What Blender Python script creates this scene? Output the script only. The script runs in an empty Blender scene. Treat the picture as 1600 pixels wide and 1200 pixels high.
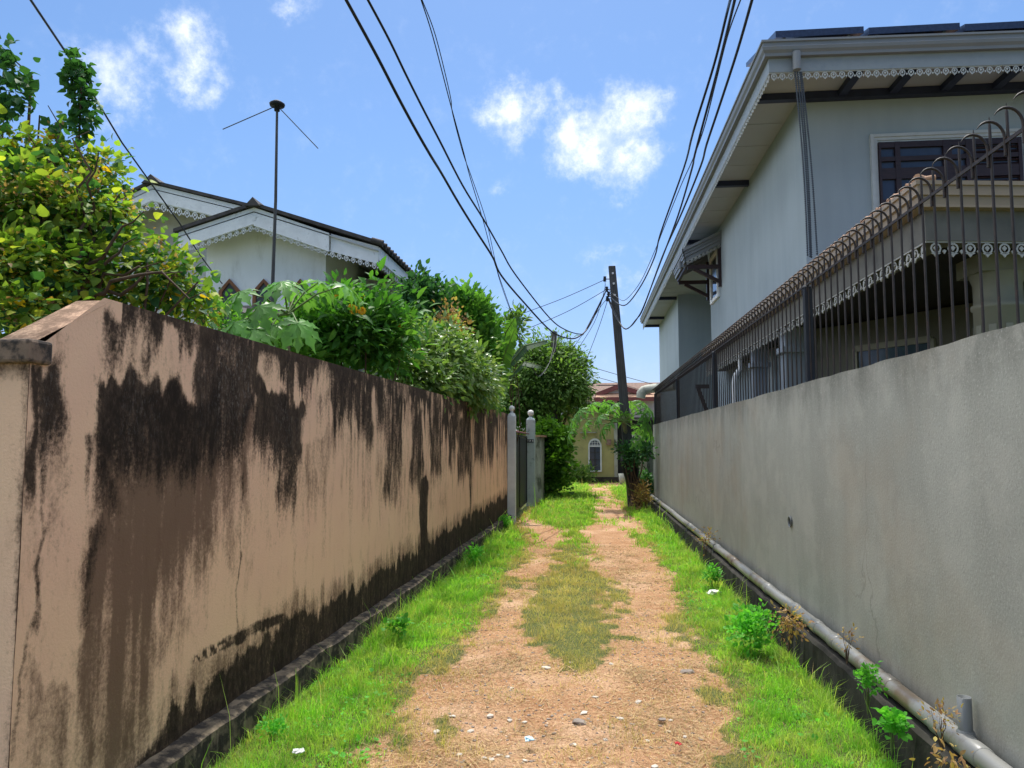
import bpy, bmesh, math, random
import numpy as np
from mathutils import Vector, Matrix, Euler
random.seed(7); rng = np.random.default_rng(7)
C = bpy.context.scene.collection
R = math.radians
# ------------------------------------------------------------------ camera
F = 1150.0; CAMZ = 1.6
PITCH = math.atan(93/F); YAW = math.atan(115/F)*0.995
cam = bpy.data.cameras.new('camera'); co = bpy.data.objects.new('camera', cam); C.objects.link(co)
cam.lens = 36*F/1600; cam.sensor_width = 36; cam.clip_end = 3000; cam.clip_start = 0.05
co.location = (0, 0, CAMZ); co.rotation_euler = (math.pi/2+PITCH, 0, YAW)
bpy.context.scene.camera = co
RM = np.array(Euler((math.pi/2+PITCH, 0, YAW)).to_matrix())
def ray(px, py):
    return RM @ np.array([(px-800)/F, -(py-600)/F, -1.0])
def at(px, py, X=None, Y=None, Z=None):
    d = ray(px, py)
    if X is not None: t = X/d[0]
    elif Y is not None: t = Y/d[1]
    else: t = (Z-CAMZ)/d[2]
    return Vector((d[0]*t, d[1]*t, CAMZ+d[2]*t))
# ------------------------------------------------------------------ tags / objects
def tag(o, label=None, cat=None, group=None, kind=None):
    if label: o['label'] = label
    if cat: o['category'] = cat
    if group: o['group'] = group
    if kind: o['kind'] = kind
    return o
def empty(name, loc, label, cat, group=None):
    o = bpy.data.objects.new(name, None); C.objects.link(o); o.location = loc
    o.empty_display_size = .1
    return tag(o, label, cat, group)
def link(name, me, parent=None):
    o = bpy.data.objects.new(name, me); C.objects.link(o)
    if parent is not None:
        o.parent = parent
        root = parent; off = Vector((0, 0, 0))
        while root is not None: off += Vector(root.location); root = root.parent
        o.location = -off        # meshes are written in world coordinates; parents are unrotated
    return o
class MB:
    def __init__(s): s.v = []; s.f = []; s.sm = []
    def face(s, pts, smooth=False):
        n = len(s.v); s.v += [tuple(p) for p in pts]; s.f.append(tuple(range(n, n+len(pts)))); s.sm.append(smooth)
    def add(s, vs, fs, smooth=False):
        n = len(s.v); s.v += [tuple(p) for p in vs]
        for f in fs: s.f.append(tuple(n+i for i in f)); s.sm.append(smooth)
    def box(s, a, b):
        x0, y0, z0 = [min(a[i], b[i]) for i in range(3)]; x1, y1, z1 = [max(a[i], b[i]) for i in range(3)]
        s.add([(x0,y0,z0),(x1,y0,z0),(x1,y1,z0),(x0,y1,z0),(x0,y0,z1),(x1,y0,z1),(x1,y1,z1),(x0,y1,z1)],
              [(0,3,2,1),(4,5,6,7),(0,1,5,4),(1,2,6,5),(2,3,7,6),(3,0,4,7)])
        return s
    def beam(s, a, b, w, h, up=(0,0,1)):
        a = Vector(a); b = Vector(b); d = (b-a).normalized(); sd = d.cross(Vector(up)).normalized()*w/2; u = sd.cross(d).normalized()*h/2
        vs = [a-sd-u, a+sd-u, a+sd+u, a-sd+u, b-sd-u, b+sd-u, b+sd+u, b-sd+u]
        s.add(vs, [(0,1,2,3),(7,6,5,4),(0,4,5,1),(1,5,6,2),(2,6,7,3),(3,7,4,0)]); return s
    def prism(s, poly, ext):
        n = len(poly); e = Vector(ext); a = [Vector(p) for p in poly]; b = [p+e for p in a]
        s.add(a+b, [tuple(range(n)), tuple(range(2*n-1, n-1, -1))]+[(i, i+n, (i+1) % n+n, (i+1) % n) for i in range(n)]); return s
    def tube(s, pts, r, n=8, cap=True):
        P = [Vector(p) for p in pts]; rs = r if hasattr(r, '__len__') else [r]*len(P)
        vs = []; fs = []; prev = None
        for i, p in enumerate(P):
            d = (P[min(i+1, len(P)-1)]-P[max(i-1, 0)]).normalized()
            if prev is None:
                x = d.orthogonal().normalized()
            else:
                x = (prev-d*prev.dot(d)); x = x.normalized() if x.length > 1e-6 else d.orthogonal().normalized()
            prev = x; y = d.cross(x)
            for k in range(n):
                a = 2*math.pi*k/n; vs.append(p+(x*math.cos(a)+y*math.sin(a))*rs[i])
        for i in range(len(P)-1):
            for k in range(n):
                fs.append((i*n+k, i*n+(k+1) % n, (i+1)*n+(k+1) % n, (i+1)*n+k))
        s.add(vs, fs, True)
        if cap:
            s.face([vs[k] for k in range(n-1, -1, -1)]); s.face([vs[(len(P)-1)*n+k] for k in range(n)])
        return s
    def lathe(s, c, prof, n=20):
        c = Vector(c); vs = []; fs = []
        for r, z in prof:
            for k in range(n):
                a = 2*math.pi*k/n; vs.append(c+Vector((r*math.cos(a), r*math.sin(a), z)))
        for i in range(len(prof)-1):
            for k in range(n): fs.append((i*n+k, i*n+(k+1) % n, (i+1)*n+(k+1) % n, (i+1)*n+k))
        s.add(vs, fs, True); return s
    def build(s, name, m, parent=None, bevel=0):
        me = bpy.data.meshes.new(name); me.from_pydata(s.v, [], s.f); me.materials.append(m)
        me.polygons.foreach_set('use_smooth', s.sm); me.update()
        o = link(name, me, parent)
        if bevel:
            b = o.modifiers.new('bevel', 'BEVEL'); b.width = bevel; b.segments = 2; b.limit_method = 'ANGLE'
        return o
# ------------------------------------------------------------------ materials
def newmat(name):
    m = bpy.data.materials.new(name); m.use_nodes = True; nt = m.node_tree
    return m, nt, nt.nodes['Principled BSDF']
def noise(nt, scale, detail=5, rough=.55, stretch=None, coord='Object', dist=0):
    tc = nt.nodes.new('ShaderNodeTexCoord'); n = nt.nodes.new('ShaderNodeTexNoise')
    n.inputs['Scale'].default_value = scale; n.inputs['Detail'].default_value = detail; n.inputs['Roughness'].default_value = rough
    n.inputs['Distortion'].default_value = dist
    if stretch:
        mp = nt.nodes.new('ShaderNodeMapping'); mp.inputs['Scale'].default_value = stretch
        nt.links.new(tc.outputs[coord], mp.inputs[0]); nt.links.new(mp.outputs[0], n.inputs['Vector'])
    else: nt.links.new(tc.outputs[coord], n.inputs['Vector'])
    return n.outputs['Fac']
def ramp(nt, fac, stops):
    r = nt.nodes.new('ShaderNodeValToRGB'); e = r.color_ramp.elements
    while len(e) < len(stops): e.new(.5)
    for i, (p, c) in enumerate(stops):
        e[i].position = p; e[i].color = (*c, 1) if hasattr(c, '__len__') else (c, c, c, 1)
    nt.links.new(fac, r.inputs[0]); return r.outputs[0]
def mix(nt, fac, a, b, mode='MIX'):
    m = nt.nodes.new('ShaderNodeMix'); m.data_type = 'RGBA'; m.blend_type = mode
    for sock, v in ((m.inputs[0], fac), (m.inputs[6], a), (m.inputs[7], b)):
        if hasattr(v, 'is_output'): nt.links.new(v, sock)
        elif hasattr(v, '__len__'): sock.default_value = (*v, 1)
        else: sock.default_value = v
    return m.outputs[2]
def mth(nt, op, a, b=None, c=None, clamp=False):
    m = nt.nodes.new('ShaderNodeMath'); m.operation = op; m.use_clamp = clamp
    for i, v in enumerate((a, b, c)):
        if v is None: continue
        if hasattr(v, 'is_output'): nt.links.new(v, m.inputs[i])
        else: m.inputs[i].default_value = v
    return m.outputs[0]
def sstep(nt, v, lo, hi):
    m = nt.nodes.new('ShaderNodeMapRange'); m.interpolation_type = 'SMOOTHSTEP'
    nt.links.new(v, m.inputs[0]); m.inputs[1].default_value = lo; m.inputs[2].default_value = hi
    return m.outputs[0]
def bump(nt, bs, h, strength=.3, dist=.01):
    b = nt.nodes.new('ShaderNodeBump'); b.inputs['Strength'].default_value = strength; b.inputs['Distance'].default_value = dist
    nt.links.new(h, b.inputs['Height']); nt.links.new(b.outputs[0], bs.inputs['Normal'])
def mat(name, col, rough=.7, var=.25, scale=6, metal=0, bmp=.2, bscale=60, stretch=None, dirt=None, dirtamt=(.5, .7), dirtscale=3):
    m, nt, bs = newmat(name)
    c1 = tuple(min(1, x*(1+var)) for x in col); c0 = tuple(x*(1-var) for x in col)
    c = ramp(nt, noise(nt, scale, stretch=stretch), [(.3, c0), (.7, c1)])
    if dirt is not None:
        f = sstep(nt, noise(nt, dirtscale, 8, .65, stretch=stretch), *dirtamt)
        c = mix(nt, f, c, dirt)
    nt.links.new(c, bs.inputs['Base Color']); bs.inputs['Roughness'].default_value = rough; bs.inputs['Metallic'].default_value = metal
    bs.inputs['Specular IOR Level'].default_value = .35
    if bmp: bump(nt, bs, noise(nt, bscale, 4), bmp, .004)
    return m
def leafmat(name, cols, trans=.45, rough=.55, clump=None):
    m, nt, bs = newmat(name)
    g = nt.nodes.new('ShaderNodeNewGeometry')
    c = ramp(nt, g.outputs['Random Per Island'], [(i/(len(cols)-1) if len(cols) > 1 else 0, k) for i, k in enumerate(cols)])
    c = mix(nt, mth(nt, 'MULTIPLY', sstep(nt, noise(nt, 2.2, 4, .6), .35, .65), .6), c, mix(nt, .6, c, (0.015, 0.035, 0.01)))
    if clump: c = mix(nt, mth(nt, 'MULTIPLY', sstep(nt, noise(nt, 3.1, 6, .7), .42, .66), .75), c, clump)
    nt.links.new(c, bs.inputs['Base Color']); bs.inputs['Roughness'].default_value = rough
    bs.inputs['Specular IOR Level'].default_value = .22
    t = nt.nodes.new('ShaderNodeBsdfTranslucent')
    tc = mix(nt, 1, c, (1.5, 1.6, .7), 'MULTIPLY'); nt.links.new(tc, t.inputs[0])
    ms = nt.nodes.new('ShaderNodeMixShader'); ms.inputs[0].default_value = trans
    nt.links.new(bs.outputs[0], ms.inputs[1]); nt.links.new(t.outputs[0], ms.inputs[2])
    nt.links.new(ms.outputs[0], nt.nodes['Material Output'].inputs[0])
    return m
M = {}
M['white'] = mat('weathered_white_paint', (.76, .78, .8), .6, .1, 5, dirt=(.16, .16, .15), dirtamt=(.56, .8), dirtscale=5)
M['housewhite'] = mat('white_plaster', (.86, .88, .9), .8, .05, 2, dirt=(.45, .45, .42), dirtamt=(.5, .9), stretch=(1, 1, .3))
M['houseshade'] = mat('shaded_white_plaster', (.5, .49, .47), .8, .06, 2, dirt=(.3, .3, .28), dirtamt=(.5, .9))  # darker copy of the white plaster, with shade put into its colour
M['darktile'] = mat('dark_mossy_roof_tile', (.055, .05, .05), .8, .4, 8, bmp=.5, bscale=25)
M['browntile'] = mat('brown_clay_tile', (.2, .13, .1), .85, .3, 8, bmp=.4, bscale=20)
M['brownframe'] = mat('brown_window_frame', (.22, .09, .035), .5, .2)
M['glass'] = mat('dark_glass', (.04, .055, .09), .08, .1, bmp=0)
M['greyglass'] = mat('dull_glass', (.06, .065, .07), .35, .15, bmp=0)
M['gutter'] = mat('grey_pvc_gutter', (.19, .21, .235), .5, .06, 3, bmp=0, dirt=(.2, .2, .19), dirtamt=(.5, .85), dirtscale=6)
M['fascia'] = mat('grey_fascia_board', (.25, .29, .32), .6, .1, 4, dirt=(.2, .24, .28), dirtamt=(.45, .75), dirtscale=4)
M['lace'] = mat('painted_fretwork', (.45, .48, .48), .6, .08)
M['lacecream'] = mat('cream_fretwork', (.36, .355, .33), .6, .08)
M['soffit'] = mat('cream_soffit_board', (.36, .4, .42), .75, .05, 2, bmp=.05)
M['navy'] = mat('navy_painted_timber', (.02, .026, .06), .5, .2)
M['darkwood'] = mat('dark_stained_timber', (.028, .015, .017), .45, .3, stretch=(1, 8, 8))
M['iron'] = mat('brown_black_iron', (.024, .018, .016), .6, .35, 20, metal=0, dirt=(.12, .05, .025), dirtamt=(.58, .75), dirtscale=30)
M['postmetal'] = mat('black_steel_post', (.012, .015, .022), .7, .2)
M['tan'] = mat('tan_painted_gutter', (.29, .225, .155), .5, .06, 3, bmp=0, dirt=(.3, .23, .16), dirtamt=(.55, .9))
M['salmon'] = mat('orange_clay_tile_edge', (.42, .25, .16), .8, .2, 14)
M['beam'] = mat('stained_cement_beam', (.14, .135, .12), .85, .2, 3, dirt=(.07, .07, .065), dirtamt=(.5, .75), dirtscale=2)
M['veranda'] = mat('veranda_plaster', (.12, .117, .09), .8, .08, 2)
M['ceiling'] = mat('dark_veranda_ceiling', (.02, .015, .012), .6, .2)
M['column'] = mat('cream_column_paint', (.22, .215, .16), .6, .06, 3)
M['columngrey'] = mat('pale_grey_column_paint', (.22, .25, .29), .6, .06, 3)
M['pipe'] = mat('grey_plastic_pipe', (.23, .23, .215), .34, .14, 2, bmp=.05, dirt=(.14, .11, .08), dirtamt=(.5, .62), dirtscale=1.6, stretch=(1, 1, 1))
M['pipegrey'] = mat('dark_grey_plastic_pipe', (.14, .15, .15), .4, .1)
M['pipewhite'] = mat('white_plastic_pipe', (.75, .77, .78), .3, .05, bmp=0)
M['palepipe'] = mat('pale_plastic_duct', (.5, .5, .42), .5, .1)
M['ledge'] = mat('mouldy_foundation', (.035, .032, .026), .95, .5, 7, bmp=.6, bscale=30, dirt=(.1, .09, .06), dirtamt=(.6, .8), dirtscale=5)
M['cap'] = mat('mouldy_concrete_cap', (.19, .135, .095), .95, .3, 9, bmp=.7, bscale=70, dirt=(.04, .033, .028), dirtamt=(.44, .6), dirtscale=12)
M['plinth'] = mat('mouldy_plinth', (.14, .11, .075), .95, .45, 14, bmp=.9, bscale=50, dirt=(.03, .025, .02), dirtamt=(.42, .56), dirtscale=9)
M['pole'] = mat('dark_weathered_pole', (.07, .07, .072), .85, .35, 6, stretch=(6, 6, .6), bmp=.5)
M['polebrown'] = mat('weathered_timber_post', (.085, .08, .07), .9, .3, 8, stretch=(6, 6, .5), bmp=.4)
M['cable'] = mat('cable_black', (.012, .014, .022), .5, .1, bmp=0)
M['bark'] = mat('brown_bark', (.09, .06, .04), .9, .35, 12, bmp=.7, bscale=40)
M['stem'] = mat('green_stem', (.12, .17, .05), .6, .2)
M['papstem'] = mat('papaya_trunk', (.2, .19, .12), .8, .3, 14, bmp=.5)
M['pillar'] = mat('pale_blue_pillar_paint', (.4, .47, .47), .6, .1, 6, dirt=(.2, .25, .25), dirtamt=(.56, .72), dirtscale=7)
M['pillarwhite'] = mat('white_pillar_paint', (.55, .58, .58), .6, .08, 6, dirt=(.4, .42, .4), dirtamt=(.6, .8), dirtscale=7)
M['ball'] = mat('cream_white_ball', (.72, .72, .68), .6, .05)
M['gate'] = mat('black_gate_metal', (.018, .018, .018), .5, .3)
M['plate'] = mat('black_number_plate', (.01, .02, .025), .3, .1, bmp=0)
M['ink'] = mat('white_lettering', (.65, .65, .65), .5, .02, bmp=0)
M['palewall'] = mat('pale_lichen_wall', (.3, .31, .26), .9, .25, 5, stretch=(1, 1, .4), dirt=(.09, .1, .07), dirtamt=(.5, .65), dirtscale=4)
M['olive'] = mat('olive_yellow_plaster', (.34, .32, .13), .9, .1, 1.5, dirt=(.2, .19, .1), dirtamt=(.5, .75), dirtscale=1.6)
M['beigewall'] = mat('beige_cement_wall', (.36, .35, .27), .9, .12, 2)
M['redpaint'] = mat('dark_red_gable_board', (.17, .05, .045), .6, .15)
M['pinkwall'] = mat('pale_pink_wall', (.45, .4, .42), .8, .1)
M['bin'] = mat('black_plastic_sheet', (.008, .009, .01), .45, .2, bmp=.4, bscale=10)
M['bucket'] = mat('pale_bucket', (.3, .32, .28), .6, .1)
M['solar'] = mat('solar_panel_edge', (.03, .045, .09), .3, .3, 30, metal=.2)
M['chain'] = mat('dark_chain', (.05, .06, .07), .5, .2, metal=.4)
M['straw'] = leafmat('dry_straw', [(.5, .34, .16), (.68, .5, .28), (.3, .18, .09), (.6, .44, .22), (.14, .08, .045)], .15, .8)
M['stone'] = mat('pale_stone_chip', (.5, .45, .38), .9, .15, 20)
M['stonegrey'] = mat('grey_stone_chip', (.24, .2, .17), .9, .3, 20)
M['grit'] = mat('buff_grit', (.55, .4, .27), .9, .3, 30)
M['bluescrap'] = mat('pale_blue_scrap', (.45, .65, .75), .5, .2, 30)
M['redscrap'] = mat('red_scrap', (.5, .03, .04), .5, .2)
M['whitescrap'] = mat('white_scrap', (.75, .75, .72), .6, .1)
# foliage
M['L_vine'] = leafmat('yellow_green_leaves', [(0.17, 0.289, 0.034), (0.255, 0.408, 0.051), (0.085, 0.204, 0.034), (0.51, 0.544, 0.068), (0.119, 0.255, 0.051), (0.34, 0.459, 0.068)], .45)
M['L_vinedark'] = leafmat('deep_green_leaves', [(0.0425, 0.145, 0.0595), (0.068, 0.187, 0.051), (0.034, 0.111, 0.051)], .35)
M['L_dry'] = leafmat('dry_pink_bracts', [(0.462, 0.264, 0.143), (0.44, 0.33, 0.11), (0.33, 0.165, 0.11), (0.55, 0.44, 0.11)], .4)
M['L_orange'] = leafmat('yellow_orange_leaves', [(0.715, 0.396, 0.022), (0.77, 0.55, 0.033)], .4)
M['L_pap'] = leafmat('papaya_leaf', [(.13, .32, .06), (.19, .42, .1), (.08, .22, .05), (.24, .44, .14)], .4, .4)
M['L_bush'] = leafmat('mid_green_leaves', [(0.0595, 0.204, 0.034), (0.102, 0.289, 0.0425), (0.0425, 0.145, 0.0255), (0.153, 0.34, 0.051)], .4)
M['L_pale'] = leafmat('pale_green_leaves', [(0.204, 0.323, 0.102), (0.136, 0.255, 0.051), (0.289, 0.374, 0.153), (0.085, 0.187, 0.0425), (0.238, 0.374, 0.085)], .35, .3)
M['L_cit'] = leafmat('fresh_green_leaves', [(0.102, 0.289, 0.051), (0.17, 0.374, 0.068), (0.0765, 0.221, 0.034)], .4)
M['L_big'] = leafmat('dark_tree_leaves', [(.11, .21, .055), (.17, .3, .075), (.07, .15, .035), (.25, .38, .11)], .45)
M['L_hedge'] = leafmat('hedge_leaves', [(0.085, 0.221, 0.0255), (0.153, 0.34, 0.034), (0.051, 0.136, 0.017)], .4)
M['L_banana'] = leafmat('banana_leaf', [(0.102, 0.238, 0.051), (0.153, 0.323, 0.051)], .45)
M['L_bandark'] = leafmat('dark_banana_leaf', [(0.0325, 0.078, 0.039), (0.0455, 0.104, 0.0455)], .3)
M['flower'] = leafmat('yellow_flower', [(0.8, 0.55, 0.02), (0.8, 0.4, 0.02)], .3)
M['G_lush'] = leafmat('lush_grass', [(.2, .54, .04), (.33, .66, .08), (.13, .38, .03), (.44, .68, .13)], .5, .5, (.46, .52, .14))
M['G_dry'] = leafmat('dry_grass', [(.72, .6, .26), (.5, .5, .15), (.8, .64, .34), (.6, .46, .2), (.4, .44, .12)], .4, .7, (.55, .42, .18))
M['W_weed'] = leafmat('weed_leaves', [(0.119, 0.425, 0.051), (0.17, 0.544, 0.068)], .45)

# painted walls
def plaster(name, c, streak, amt=.5, moldtop=None):
    m, nt, bs = newmat(name)
    f = noise(nt, 3.2, 6, .6, stretch=(1, 1, .09)); f2 = noise(nt, 1.1, 4)
    col = mix(nt, mth(nt, 'MULTIPLY', ramp(nt, f, [(.35, 0), (.7, 1)]), amt), c, streak)
    col = mix(nt, mth(nt, 'MULTIPLY', sstep(nt, f2, .4, .7), .35), col, tuple(x*.78 for x in c))
    if moldtop:
        tc = nt.nodes.new('ShaderNodeTexCoord'); sp = nt.nodes.new('ShaderNodeSeparateXYZ'); nt.links.new(tc.outputs['Object'], sp.inputs[0])
        z = sp.outputs[2]; n3 = noise(nt, 6, 8, .7, stretch=(1, 1, .25))
        t = sstep(nt, mth(nt, 'ADD', z, mth(nt, 'MULTIPLY', n3, .55)), moldtop-.05, moldtop+.42)
        col = mix(nt, mth(nt, 'MULTIPLY', t, .7), col, (.085, .085, .07))
        sp2 = noise(nt, 75, 3, .6); col = mix(nt, mth(nt, 'MULTIPLY', sstep(nt, sp2, .55, .7), .45), col, (.5, .5, .45)); col = mix(nt, mth(nt, 'MULTIPLY', sstep(nt, sp2, .42, .3), .4), col, (.16, .16, .14)); n6 = noise(nt, 2.6, 8, .7); col = mix(nt, mth(nt, 'MULTIPLY', sstep(nt, n6, .46, .62), .35), col, (.45, .44, .39))
        n4 = noise(nt, .8, 5, .6); col = mix(nt, mth(nt, 'MULTIPLY', sstep(nt, n4, .5, .7), .3), col, (.34, .27, .19))
        b = sstep(nt, mth(nt, 'ADD', z, mth(nt, 'MULTIPLY', n3, -.3)), .22, .02)
        col = mix(nt, mth(nt, 'MULTIPLY', b, .6), col, (.12, .115, .095))
    if moldtop:
        vo = nt.nodes.new('ShaderNodeTexVoronoi'); vo.feature = 'DISTANCE_TO_EDGE'; vo.inputs['Scale'].default_value = .55
        mp = nt.nodes.new('ShaderNodeMapping'); tcc = nt.nodes.new('ShaderNodeTexCoord'); mp.inputs['Scale'].default_value = (1, 1, .35); nt.links.new(tcc.outputs['Object'], mp.inputs[0])
        wv = nt.nodes.new('ShaderNodeTexNoise'); wv.inputs['Scale'].default_value = 5; wv.inputs['Detail'].default_value = 5; nt.links.new(tcc.outputs['Object'], wv.inputs['Vector'])
        ad = nt.nodes.new('ShaderNodeVectorMath'); ad.operation = 'MULTIPLY_ADD'; nt.links.new(wv.outputs['Color'], ad.inputs[0]); ad.inputs[1].default_value = (.25, .25, .25); nt.links.new(mp.outputs[0], ad.inputs[2]); nt.links.new(ad.outputs[0], vo.inputs['Vector'])
        ck = mth(nt, 'MULTIPLY', sstep(nt, vo.outputs['Distance'], .006, .001), sstep(nt, noise(nt, .7, 3), .48, .6))
        col = mix(nt, mth(nt, 'MULTIPLY', ck, .28), col, (.1, .1, .085))
    nt.links.new(col, bs.inputs['Base Color']); bs.inputs['Roughness'].default_value = .85; bs.inputs['Specular IOR Level'].default_value = .25
    bump(nt, bs, noise(nt, 70, 5, .6), .35, .004)
    return m
M['rwall'] = plaster('grey_cement_render', (.36, .365, .325), (.29, .295, .26), .8, 2.08)
M['hwall'] = plaster('blue_grey_house_paint', (.335, .395, .425), (.26, .315, .35), .6)

def left_wall_mat():
    m, nt, bs = newmat('peach_wall_with_mould')
    at_ = nt.nodes.new('ShaderNodeAttribute'); at_.attribute_name = 'stain'
    sp = nt.nodes.new('ShaderNodeSeparateColor'); nt.links.new(at_.outputs['Color'], sp.inputs[0])
    r, g, b = sp.outputs[0], sp.outputs[1], sp.outputs[2]
    n1 = noise(nt, 9, 10, .72, stretch=(1, 1, .3)); n2 = noise(nt, 55, 6, .7)
    n0 = noise(nt, 2.2, 4, .5)
    base = mix(nt, sstep(nt, n0, .35, .7), (.8, .54, .35), (.77, .5, .335))
    base = mix(nt, mth(nt, 'MULTIPLY', sstep(nt, n1, .5, .8), .5), base, (.36, .22, .13))
    base = mix(nt, mth(nt, 'MULTIPLY', sstep(nt, n2, .55, .8), .25), base, (.3, .2, .13))
    nn = mth(nt, 'ADD', mth(nt, 'MULTIPLY', mth(nt, 'SUBTRACT', n1, .5), 1.35), mth(nt, 'MULTIPLY', mth(nt, 'SUBTRACT', n2, .5), .8))
    gm = sstep(nt, mth(nt, 'ADD', g, nn), .15, .85)
    rm = sstep(nt, mth(nt, 'ADD', r, nn), .24, .86)
    col = mix(nt, mth(nt, 'MULTIPLY', gm, .86), base, (.09, .052, .033))
    blk = mix(nt, sstep(nt, noise(nt, 26, 8, .75, stretch=(1, 1, .5)), .45, .7), (.009, .0075, .006), (.06, .042, .03)); col = mix(nt, mth(nt, 'MULTIPLY', rm, .93), col, blk)
    n5 = noise(nt, 60, 4, .8, stretch=(1, 1, .45))
    lm = mth(nt, 'MULTIPLY', sstep(nt, n5, .5, .72), b)
    col = mix(nt, mth(nt, 'MULTIPLY', lm, .7), col, (.26, .23, .2))
    nt.links.new(col, bs.inputs['Base Color']); bs.inputs['Roughness'].default_value = .9; bs.inputs['Specular IOR Level'].default_value = .15
    bump(nt, bs, mth(nt, 'ADD', noise(nt, 90, 5, .6), mth(nt, 'MULTIPLY', n1, .7)), .45, .005)
    return m
M['lwall'] = left_wall_mat()

# ------------------------------------------------------------------ numpy value noise
def vnoise(x, y, seed=0):
    xi = np.floor(x).astype(np.int64); yi = np.floor(y).astype(np.int64); xf = x-xi; yf = y-yi
    def h(a, b):
        n = (a*374761393+b*668265263+seed*1442695041) & 0xffffffff
        n = ((n ^ (n >> 13))*1274126177) & 0xffffffff
        return ((n ^ (n >> 16)) & 0xffff)/65535.
    u = xf*xf*(3-2*xf); v = yf*yf*(3-2*yf)
    return (h(xi, yi)*(1-u)+h(xi+1, yi)*u)*(1-v)+(h(xi, yi+1)*(1-u)+h(xi+1, yi+1)*u)*v
def fbm(x, y, o=4, seed=0):
    s = 0; a = .5; t = 0
    for i in range(o): s = s+a*vnoise(x*2**i, y*2**i, seed+i*17); t += a; a *= .55
    return s/t
def ss(x, a, b):
    t = np.clip((x-a)/(b-a), 0, 1); return t*t*(3-2*t)

# ------------------------------------------------------------------ GROUND
KY = [0, 4, 5.0, 5.35, 5.6, 6.6, 7.4, 8.9, 9.7, 11.7, 13.2, 14.5, 15.6, 17, 20, 24, 27, 28.5, 31, 40]
L0 = [-.9, -.9, -1.05, -1.05, -1.0, -.82, -.84, -.86, -.86, -.8, -.98, -1.25, -1.35, -1.3, -1.3, -1.3, -1.3, -1.3, -1.3, -1.3]
L1 = [.3, .3, .3, .0, -.3, -.66, -.62, -.56, -.5, -.45, -.3, -.75, -1.1, -1.32, -1.32, -1.32, -1.32, -1.32, -1.32, -1.32]
R0 = [-.3, -.3, -.3, -.02, .12, .28, .36, .32, .05, .0, -.05, .12, .2, .25, .38, .2, .1, 0, 0, 0]
R1 = [.66, .7, .86, .86, .84, .82, .84, .92, .95, .97, .9, .93, .95, .9, .85, .72, .8, 1.6, 2.0, 2.0]
def dirtf(x, y):
    n = (fbm(x*2.6, y*1.6, 4, 3)-.5)*.5+(fbm(x*9, y*6, 3, 9)-.5)*.34
    l0 = np.interp(y, KY, L0); l1 = np.interp(y, KY, L1); r0 = np.interp(y, KY, R0); r1 = np.interp(y, KY, R1)
    a = np.minimum(x-l0, l1-x); b = np.minimum(x-r0, r1-x)
    d = np.maximum(a, b)+.1*(y > 13.5)
    return ss(d+n*1.3, -.2, .2)
def gz(x, y):
    z = (fbm(x*1.7, y*1.7, 3, 21)-.5)*.05*((x > -2) & (x < 1.5))
    d = dirtf(x, y); z = z-.018*d*((x > -2) & (x < 1.7))
    z = z-.16*ss(x, 1.5, 1.58)*(x < 1.9)
    z = z-.07*(1-ss(x-(-2.055+.0343*y), .0, .28))*(x > -2.6)
    return z
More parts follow.
